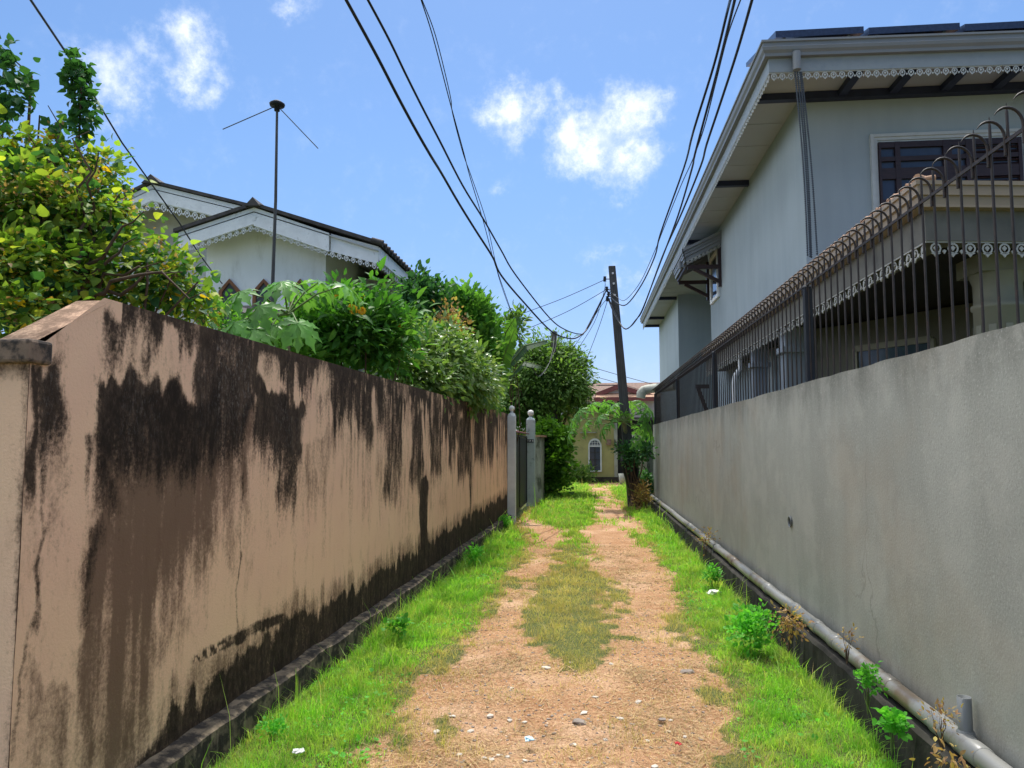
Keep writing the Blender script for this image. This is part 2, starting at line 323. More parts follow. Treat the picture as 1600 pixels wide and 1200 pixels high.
def ground():
    xs = np.concatenate([[-1500, -300, -80, -30, -12, -6, -4, -3], np.arange(-2.4, 1.9, .045), [2.1, 2.6, 3.5, 6, 12, 30, 80, 300, 1500]])
    ys = np.concatenate([[-600, -100, -20, -5], np.arange(0, 12, .05), np.arange(12, 32, .12), [33, 36, 42, 60, 100, 200, 500, 2500]])
    X, Y = np.meshgrid(xs, ys); Z = gz(X, Y)
    nx, ny = len(xs), len(ys)
    V = np.stack([X.ravel(), Y.ravel(), Z.ravel()], 1)
    i, j = np.meshgrid(np.arange(nx-1), np.arange(ny-1)); a = (j*nx+i).ravel()
    Fc = np.stack([a, a+1, a+nx+1, a+nx], 1)
    me = bpy.data.meshes.new('ground'); me.from_pydata(V.tolist(), [], Fc.tolist())
    me.polygons.foreach_set('use_smooth', [True]*len(Fc))
    at_ = me.color_attributes.new('cover', 'FLOAT_COLOR', 'POINT')
    d = dirtf(X, Y).ravel()*((X.ravel() > -3) & (X.ravel() < 2.2))
    arr = np.ones((len(V), 4), dtype=np.float32); arr[:, 0] = d; at_.data.foreach_set('color', arr.ravel())
    m, nt, bs = newmat('orange_dirt_and_turf')
    A = nt.nodes.new('ShaderNodeAttribute'); A.attribute_name = 'cover'
    sp = nt.nodes.new('ShaderNodeSeparateColor'); nt.links.new(A.outputs['Color'], sp.inputs[0])
    n1 = noise(nt, 2.5, 8, .6); n2 = noise(nt, 28, 8, .75); n3 = noise(nt, 150, 4, .75); n4 = noise(nt, 62, 6, .75)
    dc = ramp(nt, n1, [(.3, (.37, .185, .09)), (.5, (.47, .265, .14)), (.7, (.54, .33, .19))])
    dc = mix(nt, sstep(nt, n2, .52, .75), dc, (.66, .46, .28))
    dc = mix(nt, mth(nt, 'MULTIPLY', sstep(nt, n2, .48, .34), .85), dc, (.25, .125, .065))
    dc = mix(nt, mth(nt, 'MULTIPLY', sstep(nt, n3, .46, .34), .8), dc, (.17, .09, .05))
    dc = mix(nt, mth(nt, 'MULTIPLY', sstep(nt, n3, .6, .7), .6), dc, (.72, .56, .38))
    nb = noise(nt, .9, 5, .6); dc = mix(nt, mth(nt, 'MULTIPLY', sstep(nt, nb, .48, .66), .6), dc, (.66, .45, .3)); dc = mix(nt, mth(nt, 'MULTIPLY', sstep(nt, nb, .46, .32), .5), dc, (.36, .2, .11))
    dc = mix(nt, mth(nt, 'MULTIPLY', sstep(nt, n4, .48, .38), .75), dc, (.2, .11, .06)); dc = mix(nt, mth(nt, 'MULTIPLY', sstep(nt, n4, .56, .66), .6), dc, (.75, .58, .4))
    gc = ramp(nt, n2, [(.3, (.05, .075, .02)), (.6, (.13, .14, .05)), (.8, (.24, .17, .08))])
    f = sstep(nt, mth(nt, 'ADD', sp.outputs[0], mth(nt, 'MULTIPLY', mth(nt, 'SUBTRACT', n2, .5), .8)), .25, .6)
    nt.links.new(mix(nt, f, gc, dc), bs.inputs['Base Color']); bs.inputs['Roughness'].default_value = .95; bs.inputs['Specular IOR Level'].default_value = .1
    bump(nt, bs, mth(nt, 'ADD', mth(nt, 'MULTIPLY', n2, 1), mth(nt, 'MULTIPLY', n3, .4)), .9, .02)
    me.materials.append(m); o = link('ground', me); tag(o, kind='structure')
ground()

def numpy_mesh(name, V, Fl, mt, parent=None, smooth=True):
    """V (n,3), Fl list of (m,k) int arrays"""
    me = bpy.data.meshes.new(name)
    nl = sum(f.size for f in Fl); npoly = sum(len(f) for f in Fl)
    me.vertices.add(len(V)); me.vertices.foreach_set('co', np.ascontiguousarray(V, dtype=np.float32).ravel())
    me.loops.add(nl); me.loops.foreach_set('vertex_index', np.concatenate([f.ravel() for f in Fl]).astype(np.int32))
    me.polygons.add(npoly)
    tot = np.concatenate([np.full(len(f), f.shape[1]) for f in Fl]); st = np.concatenate([[0], np.cumsum(tot)[:-1]])
    me.polygons.foreach_set('loop_start', st.astype(np.int32)); 
    me.update(calc_edges=True); me.validate()
    me.polygons.foreach_set('use_smooth', [smooth]*len(me.polygons))
    me.materials.append(mt); return link(name, me, parent)

def norm(a): return a/np.maximum(np.linalg.norm(a, axis=-1, keepdims=True), 1e-9)
PROF = {'leaf': ([0, .14, .4, .7, 1], [0, .24, .33, .2, 0]), 'heart': ([0, .05, .2, .45, .75, 1], [0, .3, .44, .4, .2, 0]), 'long': ([0, .2, .5, .78, 1], [0, .17, .22, .13, 0]),
        'lance': ([0, .35, .7, 1], [0, .22, .17, 0]), 'round': ([0, .25, .7, 1], [0, .5, .45, 0]),
        'lobe': ([0, .3, .46, .54, .68, .77, 1], [.03, .08, .22, .1, .18, .07, 0])}
def leaves(P, D, N, L, prof='leaf', bend=.25, fold=.25, wid=1.):
    t, w = PROF[prof]; n = len(P); D = norm(D); S = norm(np.cross(D, N)); N = np.cross(S, D); L = L[:, None]
    cols = []
    for ti, wi in zip(t, w):
        m = P+D*L*ti-N*L*bend*ti*ti
        cols += [m-S*L*wi*wid+N*L*wi*fold, m, m+S*L*wi*wid+N*L*wi*fold]
    V = np.stack(cols, 1).reshape(-1, 3); k = len(t)*3
    q = []
    for i in range(len(t)-1):
        a = i*3; q += [(a, a+1, a+4, a+3), (a+1, a+2, a+5, a+4)]
    base = np.arange(n)[:, None, None]*k
    return V, (np.array(q)[None]+base).reshape(-1, 4)
def rnd(n, s=1.): return rng.normal(size=(n, 3))*s
def sample_blobs(blobs, n, shell=.45):
    w = np.array([b[3]*b[4]*b[5] for b in blobs])**.7; w /= w.sum()
    k = rng.choice(len(blobs), n, p=w); B = np.array(blobs)[k]
    d = norm(rnd(n)); r = rng.random(n)**shell
    return B[:, :3]+d*B[:, 3:6]*r[:, None], d
def crown(name, blobs, ncl, per, L, mt, parent, prof='leaf', spread=.12, droop=.0, up=.5, shell=.4, jit=.35, bend=.25):
    c, d = sample_blobs(blobs, ncl, shell)
    P = np.repeat(c, per, 0); o = rnd(len(P)); P = P+o*spread
    D = norm(norm(o)*.8+np.repeat(d, per, 0)*.7+np.array([0, 0, up-droop])+rnd(len(P), .35))
    N = norm(np.array([0, -.1, 1.])+rnd(len(P), .55))
    LL = L*(1+jit*rng.normal(size=len(P))).clip(.45, 1.7)
    V, Q = leaves(P, D, N, LL, prof, bend)
    return numpy_mesh(name, V, [Q], mt, parent), c
BS = .82
def blob(px, py, rp, Y, ry=None, sq=1., rxp=None):
    p = at(px, py, Y=Y); s = Y/F*BS
    rx = (rxp or rp)*s; return (p.x, p.y, p.z, rx, (ry if ry is not None else rp*s), rp*s*sq)
def branches(name, base, targets, r0, mt, parent, seg=5, wob=.08, n=6):
    mb = MB(); base = Vector(base)
    for tpt in targets:
        tpt = Vector(tpt); pts = []; L = (tpt-base).length
        mid = base.lerp(tpt, .45)+Vector((0, 0, L*.12))
        for i in range(seg+1):
            u = i/seg; p = base*(1-u)**2+mid*2*u*(1-u)+tpt*u*u
            if 0 < i < seg: p += Vector(rnd(1)[0])*wob*L*.25
            pts.append(p)
        mb.tube(pts, [r0*(1-.85*i/seg) for i in range(seg+1)], n)
    return mb.build(name, mt, parent)

# ------------------------------------------------------------------ GRASS
def blades(P, H, W, lean=.5, name='grass', mt=None, flat=0.):
    n = len(P); a = rng.random(n)*2*math.pi; s = np.stack([np.cos(a), np.sin(a), np.zeros(n)], 1)*W[:, None]/2
    b = rng.random(n)*2*math.pi; d = np.stack([np.cos(b), np.sin(b), np.zeros(n)], 1)*(np.abs(rng.normal(size=n))*lean)[:, None]
    up = np.array([0, 0, 1.]); H = H[:, None]
    m = P+(up*.6*(1-flat)+d*.25+up*.03)*H; t = P+(up*(.95-flat)+d*.9)*H
    V = np.stack([P-s, P+s, m+s*.8, m-s*.8, t], 1).reshape(-1, 3); k = np.arange(n)[:, None]*5
    Q = k+np.array([[0, 1, 2, 3]]); T = k+np.array([[3, 2, 4]])
    me = numpy_mesh(name, V, [Q, T], mt); return me
def grass():
    lush = []; dry = []; straw = []
    for (y0, y1, dens, h, w) in ((2.6, 5, 13000, .034, .0036), (5, 8, 9000, .036, .0048), (8, 12, 4600, .042, .0075), (12, 18, 2200, .05, .012), (18, 31, 950, .06, .019)):
        x0, x1 = -2.0, 1.56
        if y0 >= 12: x0 = -1.9
        n = int((x1-x0)*(y1-y0)*dens); x = rng.random(n)*(x1-x0)+x0; y = rng.random(n)*(y1-y0)+y0
        d = dirtf(x, y)
        keep = rng.random(n) < (1-d)**.9
        # tufts inside the dirt
        tuft = ss(fbm(x*3.3, y*3.3, 3, 55), .5, .72)*(y < 7)+ss(fbm(x*2, y*1.2, 3, 77), .6, .72)*(y > 11)
        keep |= rng.random(n) < tuft*.3+.05*(y < 7.5)
        l0 = np.interp(y, KY, L0); r1 = np.interp(y, KY, R1)
        side = np.maximum(l0-x-.1, x-r1+.02)
        grn = ss(side+(fbm(x*2, y*2, 3, 5)-.5)*.35, -.05, .28)
        mid = (x > l0) & (x < r1)
        grn = np.where(mid, ss(y+(fbm(x*2, y*1, 3, 6)-.5)*5, 9.8, 12.5)*.85, grn)
        pat = ss(fbm(x*1.5, y*1.5, 3, 99), .35, .6)
        keep &= ~(mid & (y < 8.5) & (rng.random(n) < .35))
        keep &= (rng.random(n) < .5+.7*ss(fbm(x*8, y*6, 3, 71), .38, .6)) | (grn > .5)
        isl = rng.random(n) < grn*(.78+.2*pat)
        z = gz(x, y); P = np.stack([x, y, z-.004], 1)
        hv = h*(.3+.7*fbm(x*1.3, y*1.3, 3, 31)+.9*ss(fbm(x*7, y*7, 3, 41), .42, .68))*(1+.35*rng.normal(size=n)).clip(.4, 2)
        hv = hv*(1+1.1*((x < -1.62+.0343*y*.9)|(x > 1.38))*rng.random(n)**2)*(1+1.6*(rng.random(n) < .03))
        inside = x > (-2.155+.0343*y+.1)
        k1 = keep & isl & inside; lush.append((P[k1], hv[k1], np.full(k1.sum(), w)))
        k2 = keep & ~isl & inside; dry.append((P[k2], hv[k2]*np.where(d[k2] > .5, .55, .8), np.full(k2.sum(), w*.75)))
        m = rng.random(n) < (.14+.3*ss(fbm(x*2, y*2, 3, 66), .45, .65))*d*(y < 12)
        straw.append((P[m]+[0, 0, .008], hv[m]*1.7, np.full(m.sum(), w*1.15)))
    cat = lambda L: [np.concatenate([q[i] for q in L]) for i in range(3)]
    P, H, W = cat(lush); o = blades(P, H, W, 1.0, 'lush_grass', M['G_lush']); tag(o, 'bright green grass growing along both sides of the dirt track', 'grass', kind='stuff')
    P, H, W = cat(dry); o = blades(P, H, W, .8, 'dry_grass', M['G_dry']); tag(o, 'dry yellowish grass between and beside the wheel ruts', 'grass', kind='stuff')
    P, H, W = cat(straw); o = blades(P, H, W, 1.2, 'straw_litter', M['straw'], .93); tag(o, 'dry straw bits strewn over the orange dirt', 'straw', kind='stuff')
grass()

def ground_cover():
    n = 9000; x = rng.random(n)*3.5-1.95; y = 2.8+rng.random(n)**1.5*15
    l0 = np.interp(y, KY, L0); r1 = np.interp(y, KY, R1); c = fbm(x*2.6, y*2.6, 3, 123)
    k = ((x < l0-.15) | (x > r1+.08)) & (x > -2.155+.0343*y+.12) & (x < 1.52) & (rng.random(n) < ss(c, .48, .62)); x, y = x[k], y[k]; n = len(x)
    P = np.stack([x, y, gz(x, y)+.012+.03*rng.random(n)], 1); D = np.concatenate([rng.normal(size=(n, 2)), .35*np.ones((n, 1))], 1)
    V, Q = leaves(P, D, np.array([0, 0, 1.])+rnd(n, .3), .016+.02*rng.random(n)**2, 'round', .2, .15); o = numpy_mesh('clover', V, [Q], M['W_weed']); tag(o, 'low broad leaved clover growing through the verge grass', 'ground cover', kind='stuff')
ground_cover()
def rock(mb, p, r, flat=.45):
    bm = bmesh.new(); bmesh.ops.create_icosphere(bm, subdivisions=1, radius=1)
    sc = Vector((r*random.uniform(.8, 1.4), r*random.uniform(.6, 1), r*flat)); a = random.random()*6.28
    sd = random.randint(0, 999)
    vs = []
    for v in bm.verts:
        q = v.co*(1+(random.random()-.5)*.6); q = Vector((q.x*sc.x, q.y*sc.y, q.z*sc.z)); q.rotate(Euler((random.uniform(-.02, .02), 0, a))); vs.append(Vector(p)+q)
    mb.add(vs, [tuple(v.index for v in f.verts) for f in bm.faces]); bm.free()
def stones():
    mb = MB()
    n = 0
    while n < 1500:
        x = random.uniform(-1.2, 1.1); y = random.uniform(3, 7.5) if random.random() < .8 else random.uniform(7, 13)
        if dirtf(np.array([x]), np.array([y]))[0] < .5: continue
        rock(mb, (x, y, float(gz(np.array([x]), np.array([y]))[0])+.002), random.choice((random.uniform(.004, .009), random.uniform(.005, .013)))); n += 1
    tag(mb.build('gravel', M['stonegrey']), 'small grey and brown grit scattered on the dirt', 'gravel', kind='stuff')
    mb = MB(); n = 0
    while n < 900:
        x = random.uniform(-1.2, 1.1); y = random.uniform(3, 6.5)
        if dirtf(np.array([x]), np.array([y]))[0] < .4: continue
        rock(mb, (x, y, float(gz(np.array([x]), np.array([y]))[0])+.001), random.uniform(.003, .009)); n += 1
    tag(mb.build('pale_grit', M['grit']), 'pale buff grit sprinkled over the near dirt', 'gravel', kind='stuff')
    spots = [(682,1145,13),(766,1119,15),(765,1120,8),(718,1178,10),(912,1116,12),(757,1184,9),(768,1187,9),(778,1179,7),(793,1182,8),(820,1190,10),(946,1156,9),(898,1163,8),(955,1040,9),(853,1044,12),(892,1041,8),(997,1098,13),(968,1125,12),(1045,1142,7),(1022,1197,14),(797,1125,10),(735,1140,9),(930,1090,9),(1012,1157,8),(820,1128,7),(1070,1150,7),(707,1122,8),(800,1075,8),(1048,1123,7)]
    for i, (px, py, r) in enumerate(spots):
        p = at(px, py, Z=-.01); mb = MB(); s = p.y/F
        rock(mb, (p.x, p.y, float(gz(np.array([p.x]), np.array([p.y]))[0])+.004), r*s*.55, .45)
        tag(mb.build('stone_chip', M['stone']), 'small pale angular stone chip lying on the orange dirt', 'stone', 'pale stone chips on the track')
    for (px, py, r, lb) in [(1034,1127,12,'dark grey stone on the dirt toward the right verge'), (905,1130,24,'flat brownish stone slab half sunk in the track centre'), (1072,1052,18,'rough pale grey stone at the edge of the right verge')]:
        p = at(px, py, Z=-.01); mb = MB(); rock(mb, (p.x, p.y, 0), r*p.y/F*.6, .35); tag(mb.build('stone', M['stonegrey']), lb, 'stone')
    for nm, mt, px, py, r, lb in [('litter_scrap', 'bluescrap', 828, 1166, 9, 'crumpled pale blue plastic scrap on the dirt'), ('litter_scrap', 'redscrap', 1059, 1172, 6, 'tiny red scrap on the dirt near the right verge'),
                              ('litter_scrap', 'whitescrap', 465, 1186, 9, 'crumpled white scrap in grass beside the peach wall'), ('litter_scrap', 'whitescrap', 1117, 931, 12, 'flat white scrap lying in the bright green right verge')]:
        p = at(px, py, Z=.0); mb = MB(); r = r*p.y/F
        for k in range(5):
            a = random.random()*6; c = Vector((p.x+random.uniform(-1, 1)*r*.5, p.y+random.uniform(-1, 1)*r*.5, .035))
            u = Vector((math.cos(a), math.sin(a), random.uniform(-.3, .5)))*r*.6; v = Vector((-math.sin(a), math.cos(a), random.uniform(-.3, .5)))*r*.5
            mb.prism([c-u-v, c+u-v*.6, c+u*.7+v, c-u*.8+v*.8], (0, 0, .003))
        tag(mb.build(nm, M[mt]), lb, 'litter')
stones()

# ------------------------------------------------------------------ LEFT WALL
def xw(y): return -2.155+.0343*y
YE = 15.6; YS = 2.55
def lw_u(px, py=700):
    d = ray(px, py); t = -2.155/(d[0]-.0343*d[1]); return d[1]*t
def lw_pt(px, py):
    d = ray(px, py); t = -2.155/(d[0]-.0343*d[1]); return d[1]*t, CAMZ+d[2]*t
def top(y): return np.where(y < 2.937, np.maximum(1.975, 2.0+(y-2.63)/(.307)*.225), 2.225)
def left_wall():
    # stains: (x0,x1,y0,y1) in photo pixels -> patch on the wall (u, z)
    blk = [(170,270,478,510,.9),(44,62,545,740,1),(55,112,548,650,1),(48,60,700,1190,.55),(60,80,640,760,.75),(158,265,575,680,1),(180,340,600,720,.85),(140,162,655,735,.8),(95,125,690,735,.55),(165,205,640,800,.7),
           (120,170,500,560,.25),(235,262,520,600,.6),(300,400,500,600,.85),(300,392,560,700,.95),(395,474,605,690,1),(428,466,660,790,.7),(400,520,540,575,.7),
           (520,562,590,660,.85),(500,530,620,640,.6),(556,585,610,680,.8),(590,612,610,670,.75),(600,626,625,770,.7),(640,662,640,760,.75),(654,668,745,905,1),(672,690,640,740,.7),(700,712,650,720,.8),(715,735,650,745,.75),(742,755,645,720,.8),(760,772,650,720,.8),(733,737,700,870,.7),
           (140,165,830,905,.5),(380,384,745,980,.5),(384,388,700,760,.4),(255,262,950,1010,.4),(318,321,760,940,.3),(145,160,905,960,.6)]
    brn = [(165,345,600,860,1.),(140,255,820,1000,1.),(110,245,950,1190,.85),(40,130,1050,1210,.6),(430,520,680,790,.45),(300,400,640,790,.75),(55,110,640,780,.6),(620,700,660,800,.35),(100,330,490,590,.28),(560,790,620,700,.4),(400,600,560,640,.3),(380,470,740,860,.25),(0,40,560,1200,.15)]
    lic = [(335,392,530,640,1.),(300,330,520,600,.5),(70,110,560,640,.45),(200,260,580,640,.5),(430,475,620,680,.5)]
    def conv(l):
        out = []
        for x0, x1, y0, y1, s in l:
            xm = (x0+x1)/2; u0 = lw_u(x0, (y0+y1)/2); u1 = lw_u(x1, (y0+y1)/2); out.append((u0, u1, lw_pt(xm, y1)[1], lw_pt(xm, y0)[1], s))
        return out
    U = YS+(YE-YS)*np.linspace(0, 1, 900)**1.25; nr = 130; T = np.linspace(0, 1, nr)
    UU, TT = np.meshgrid(U, T, indexing='ij'); ZZ = TT*top(UU)-.05*(1-TT)
    du = (fbm(UU*3, ZZ*2, 4, 1)-.5)*.34; dz = (fbm(UU*4, ZZ*1.2, 4, 2)-.5)*.5
    a = UU+du; b = ZZ+dz
    strk = fbm(UU*11, ZZ*.9, 4, 7); blot = fbm(UU*5, ZZ*4, 4, 8); strk2 = fbm(UU*30, ZZ*1.2, 3, 12)
    def field(l, soft=.05, softz=.12):
        f = np.zeros_like(UU)
        for u0, u1, z0, z1, s in l:
            sw = min(soft, (u1-u0)*.45)
            v = ss(a, u0-sw, u0+sw)*(1-ss(a, u1-sw, u1+sw))*ss(b, z0-softz*2.6, z0+softz*1.2)*(1-ss(b, z1-.04, z1+.05)); f = np.maximum(f, v*s)
        return f
    r = field(conv(blk)); g = field(conv(brn), .12, .3); l = field(conv(lic))
    # streaky band of mould hanging from the top, base band, scraped strip
    halo = field(conv(blk), .22, .3); g = np.maximum(g, halo*.6)
    fromtop = top(UU)-ZZ
    amp = np.interp(UU, [2.5, 3.1, 4.6, 6, 9, 15.3], [.08, .12, .28, .4, .52, .65])
    band = (1-ss(fromtop/(amp*(.3+1.7*ss(strk, .3, .7))), .5, 1.1))*(UU > 3.05)
    r = np.maximum(r, band*(.6+.35*ss(blot, .3, .6)))
    g = np.maximum(g, (1-ss(fromtop/(amp*2.6*(.3+1.5*ss(strk, .3, .7))), .3, 1.1))*.45*ss(UU, 3.5, 6))
    g = np.maximum(g, ss(strk, .45, .75)*ss(UU, 5, 9)*.35)
    hb = np.interp(UU, [2.5, 3.1, 4, 5, 6.2, 8.5, 12, 15.3], [.1, .2, .42, .46, .44, .5, .55, .6])+(blot-.5)*.22+(strk-.5)*.22
    r = np.maximum(r, 1-ss(ZZ, hb-.1, hb+.03)); g = np.maximum(g, (1-ss(ZZ, hb, hb+.22))*.55)
    p0 = lw_pt(292, 1035); p1 = lw_pt(445, 962)
    s_ = np.clip((UU-p0[0])/(p1[0]-p0[0]), 0, 1); zc = p0[1]+s_*(p1[1]-p0[1]); v = (1-ss(abs(ZZ-zc+(blot-.5)*.05), .015+.012*s_, .05))*ss(UU, p0[0]-.05, p0[0]+.03)*(1-ss(UU, p1[0]-.05, p1[0]+.02)); v = v*ss(s_+(fbm(UU*40, ZZ*40, 3, 5)-.5)*.7, .0, .3)*(.72+.28*ss(blot, .35, .6)); r = np.maximum(r, v)
    g = g*(.8+.3*ss(fbm(UU*22, ZZ*.6, 3, 91), .3, .65))
    r = np.clip(r+(strk2-.5)*.35*(r > .05), 0, 1); l = np.clip(l, 0, 1)
    X = xw(UU)+(fbm(UU*1.4, ZZ*1.4, 3, 40)-.5)*.012
    V = np.stack([X.ravel(), UU.ravel(), ZZ.ravel()], 1); nu = len(U)
    i, j = np.meshgrid(np.arange(nu-1), np.arange(nr-1), indexing='ij'); q = (i*nr+j).ravel()
    Q = np.stack([q, q+nr, q+nr+1, q+1], 1)[:, ::-1]
    # top / back / ends
    n0 = len(V); ex = []; exf = []
    for k in (list(range(0, nu, 30))+[nu-1]):
        y = U[k]; t_ = float(top(np.array(y))); ex += [(xw(y), y, t_), (xw(y)-.17, y, t_), (xw(y)-.17, y, -.05), (xw(y), y, -.05)]
    m_ = len(ex)//4
    for k in range(m_-1):
        b_ = n0+k*4; exf += [(b_, b_+1, b_+5, b_+4), (b_+1, b_+2, b_+6, b_+5)]
    exf += [(n0, n0+3, n0+2, n0+1), (n0+(m_-1)*4, n0+(m_-1)*4+1, n0+(m_-1)*4+2, n0+(m_-1)*4+3)]
    V = np.concatenate([V, np.array(ex)])
    w = empty('garden_wall', (xw(8), 8, 0), 'peach painted garden wall streaked with black mould along the left of the lane', 'wall')
    o = numpy_mesh('wall_face', V, [Q, np.array(exf)], M['lwall'], w)
    at_ = o.data.color_attributes.new('stain', 'FLOAT_COLOR', 'POINT')
    arr = np.zeros((len(V), 4), dtype=np.float32); arr[:, 3] = 1; arr[:n0, 0] = r.ravel(); arr[:n0, 1] = g.ravel(); arr[:n0, 2] = l.ravel(); arr[n0:, 0] = .12; arr[n0:, 1] = .7
    at_.data.foreach_set('color', arr.ravel())
    # plinth
    mb = MB(); n = 420; prev = None; rows = []
    for k in range(n+1):
        y = 2.2+(YE-2.2)*k/n; o_ = .1+(vnoise(np.array([y*3.]), np.array([0.]))[0]-.5)*.02+random.uniform(-.003, .003); z = .125+(vnoise(np.array([y*4.]), np.array([5.]))[0]-.5)*.016+random.uniform(-.003, .003)
        rows.append([(xw(y)-.0, y, z+.012), (xw(y)+o_*.75, y, z+.004), (xw(y)+o_, y, z-.012), (xw(y)+o_+random.uniform(0, .01), y, -.1)])
    vs = [p for r_ in rows for p in r_]; fs = []
    for k in range(n):
        for j in range(3): fs.append((k*4+j, k*4+j+1, k*4+j+5, k*4+j+4))
    mb.add(vs, fs); mb.build('plinth', M['plinth'], w)
    # the lower wall that turns away at the near corner
    w2 = empty('side_wall', (-4, YS, 0), 'peach side wall with a flat concrete cap turning away at the near left corner', 'wall')
    n = 160; nz = 50; xs = np.linspace(-9, xw(YS)+.0, n)[::-1]; zs = np.linspace(-.05, 1.9, nz)
    XX, Z2 = np.meshgrid(xs, zs, indexing='ij'); V = np.stack([XX.ravel(), np.full(XX.size, YS-.004), Z2.ravel()], 1)
    i, j = np.meshgrid(np.arange(n-1), np.arange(nz-1), indexing='ij'); q = (i*nz+j).ravel(); Q = np.stack([q, q+nz, q+nz+1, q+1], 1)
    o = numpy_mesh('wall_face', V, [Q], M['lwall'], w2)
    d0 = xw(YS)-XX; st = fbm(XX*9, Z2*.8, 4, 3)
    rr = (1-ss(d0, .0, .03+.05*ss(Z2, 1.0, 1.9)))*.5+(1-ss(np.abs(d0-.14-.02*(1.9-Z2)), .004, .018))*.5*(st > .4); gg = ss(st, .5, .8)*.45+(1-ss(1.9-Z2, .0, .12))*.6
    arr = np.zeros((len(V), 4), dtype=np.float32); arr[:, 3] = 1; arr[:, 0] = rr.ravel(); arr[:, 1] = gg.ravel()
    at_ = o.data.color_attributes.new('stain', 'FLOAT_COLOR', 'POINT'); at_.data.foreach_set('color', arr.ravel())
    mb = MB(); mb.box((-9, YS+.01, -.05), (xw(YS)-.175, YS+.17, 1.9)); mb.build('wall_core', M['cap'], w2)
    mb = MB(); mb.box((-9, YS-.035, 1.9), (xw(YS)+.022, YS+.09, 1.99)); mb.box((-9, YS+.09, 1.9), (xw(YS)-.175, YS+.22, 1.985)); mb.build('coping', M['cap'], w2, .012)
left_wall()

# ------------------------------------------------------------------ RIGHT WALL, PIPE, FENCE
RX = 1.76; RT = 2.085; RE = 19.6
def right_wall():
    w = empty('boundary_wall', (RX, 8, 0), 'plain grey cement rendered wall along the right of the lane', 'wall')
    nu, nz = 260, 26; U = np.linspace(-1, RE, nu); Zv = np.linspace(.1, RT, nz)
    UU, ZZ = np.meshgrid(U, Zv, indexing='ij'); X = RX+(fbm(UU*.9, ZZ*.9, 3, 60)-.5)*.02
    ZZ = ZZ+(ZZ > RT-.01)*(fbm(UU*2, UU*0, 3, 61)-.5)*.02
    V = np.stack([X.ravel(), UU.ravel(), ZZ.ravel()], 1); i, j = np.meshgrid(np.arange(nu-1), np.arange(nz-1), indexing='ij'); q = (i*nz+j).ravel()
    Q = np.stack([q, q+1, q+nz+1, q+nz], 1)[:, ::-1]
    numpy_mesh('render_face', V, [Q], M['rwall'], w)
    mb = MB(); mb.box((RX+.012, -1, -.3), (RX+.17, RE, RT-.012)); mb.build('wall_core', M['rwall'], w)
    mb = MB(); n = 200; rows = []
    for k in range(n+1):
        y = -1+(RE+1)*k/n; o_ = random.uniform(-.008, .008); rows.append([(RX+.02, y, .2), (1.635+o_, y, .19+o_*.5), (1.615+o_, y, .17), (1.6+random.uniform(-.01, .01), y, -.3)])
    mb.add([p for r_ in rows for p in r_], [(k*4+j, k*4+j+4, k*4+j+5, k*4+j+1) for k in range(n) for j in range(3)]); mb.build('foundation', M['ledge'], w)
    p = at(1234, 815, X=RX-.012); mb = MB()
    c = p; k = 20
    for a in range(k):
        a0, a1 = 2*math.pi*a/k, 2*math.pi*(a+1)/k
        P = lambda an, r, dx: Vector((c.x+dx, c.y+math.cos(an)*r, c.z+math.sin(an)*r))
        mb.face([P(a0, .05, 0), P(a1, .05, 0), P(a1, .044, -.006), P(a0, .044, -.006)], True)
        mb.face([P(a0, .044, -.006), P(a1, .044, -.006), P(a1, .04, 0), P(a0, .04, 0)], True)
        mb.face([P(a0, .04, 0), P(a1, .04, 0), P(a1, .038, .009), P(a0, .038, .009)], True)
    mb.build('drain_spout', M['pipegrey'], w)
    mb = MB(); mb.face([P(2*math.pi*a/k, .04, .007) for a in range(k)]); mb.build('drain_hole', M['bin'], w)
    # drain pipe
    pr = empty('drain_pipe', (1.69, 8, .25), 'long grey plastic drain pipe lying along the foot of the grey wall', 'pipe')
    mb = MB(); pts = []
    y = .5
    while y < RE+.1:
        pts.append((1.69+.003*math.sin(y*1.3), y, .25+.003*math.sin(y*2.1+1))); y += .25
    mb.tube(pts, .046, 20); mb.build('pipe_run', M['pipe'], pr)
    for yy in (2.9, 3.55, 3.82, 4.45, 5.35, 5.75, 6.3, 7.2, 8.8, 9.9, 12.4, 14.8, 17.5):
        mb = MB(); l = random.choice((.06, .1)); c = (1.69+.003*math.sin(yy*1.3), .25+.003*math.sin(yy*2.1+1))
        mb.tube([(c[0], yy-l, c[1]), (c[0], yy-l+.008, c[1]), (c[0], yy+l-.008, c[1]), (c[0], yy+l, c[1])], [.047, .052, .052, .047], 20); mb.build('coupling', M['pipe'], pr)
    for yy in (12.4, 17.5, 19.4, 9.9):
        mb = MB(); pts = [(1.69+.055*math.cos(a), yy, .25+.055*math.sin(a)) for a in np.linspace(-.3, math.pi+.1, 12)]+[(1.62, yy-.02, .1), (1.6, yy-.05, -.02)]
        mb.tube(pts, .006, 6); mb.build('tie_strap', M['pipegrey'], pr)
    # upright stub
    b = at(1507, 1180, X=1.69); s = empty('stub_pipe', (1.69, b.y, .28), 'short open upright grey pipe stub standing on the drain pipe', 'pipe')
    r = .03
    mb = MB(); mb.lathe((1.70, b.y, .255), [(r, 0), (r, .2), (r-.004, .2), (r-.004, .02), (0, .02)], 24); mb.build('pipe_body', M['pipegrey'], s)
    mb = MB(); mb.lathe((1.70, b.y, .25), [(r+.022, 0), (r+.016, .03), (r+.006, .055), (r+.001, .06)], 24); mb.build('collar', M['pipegrey'], s)
right_wall()

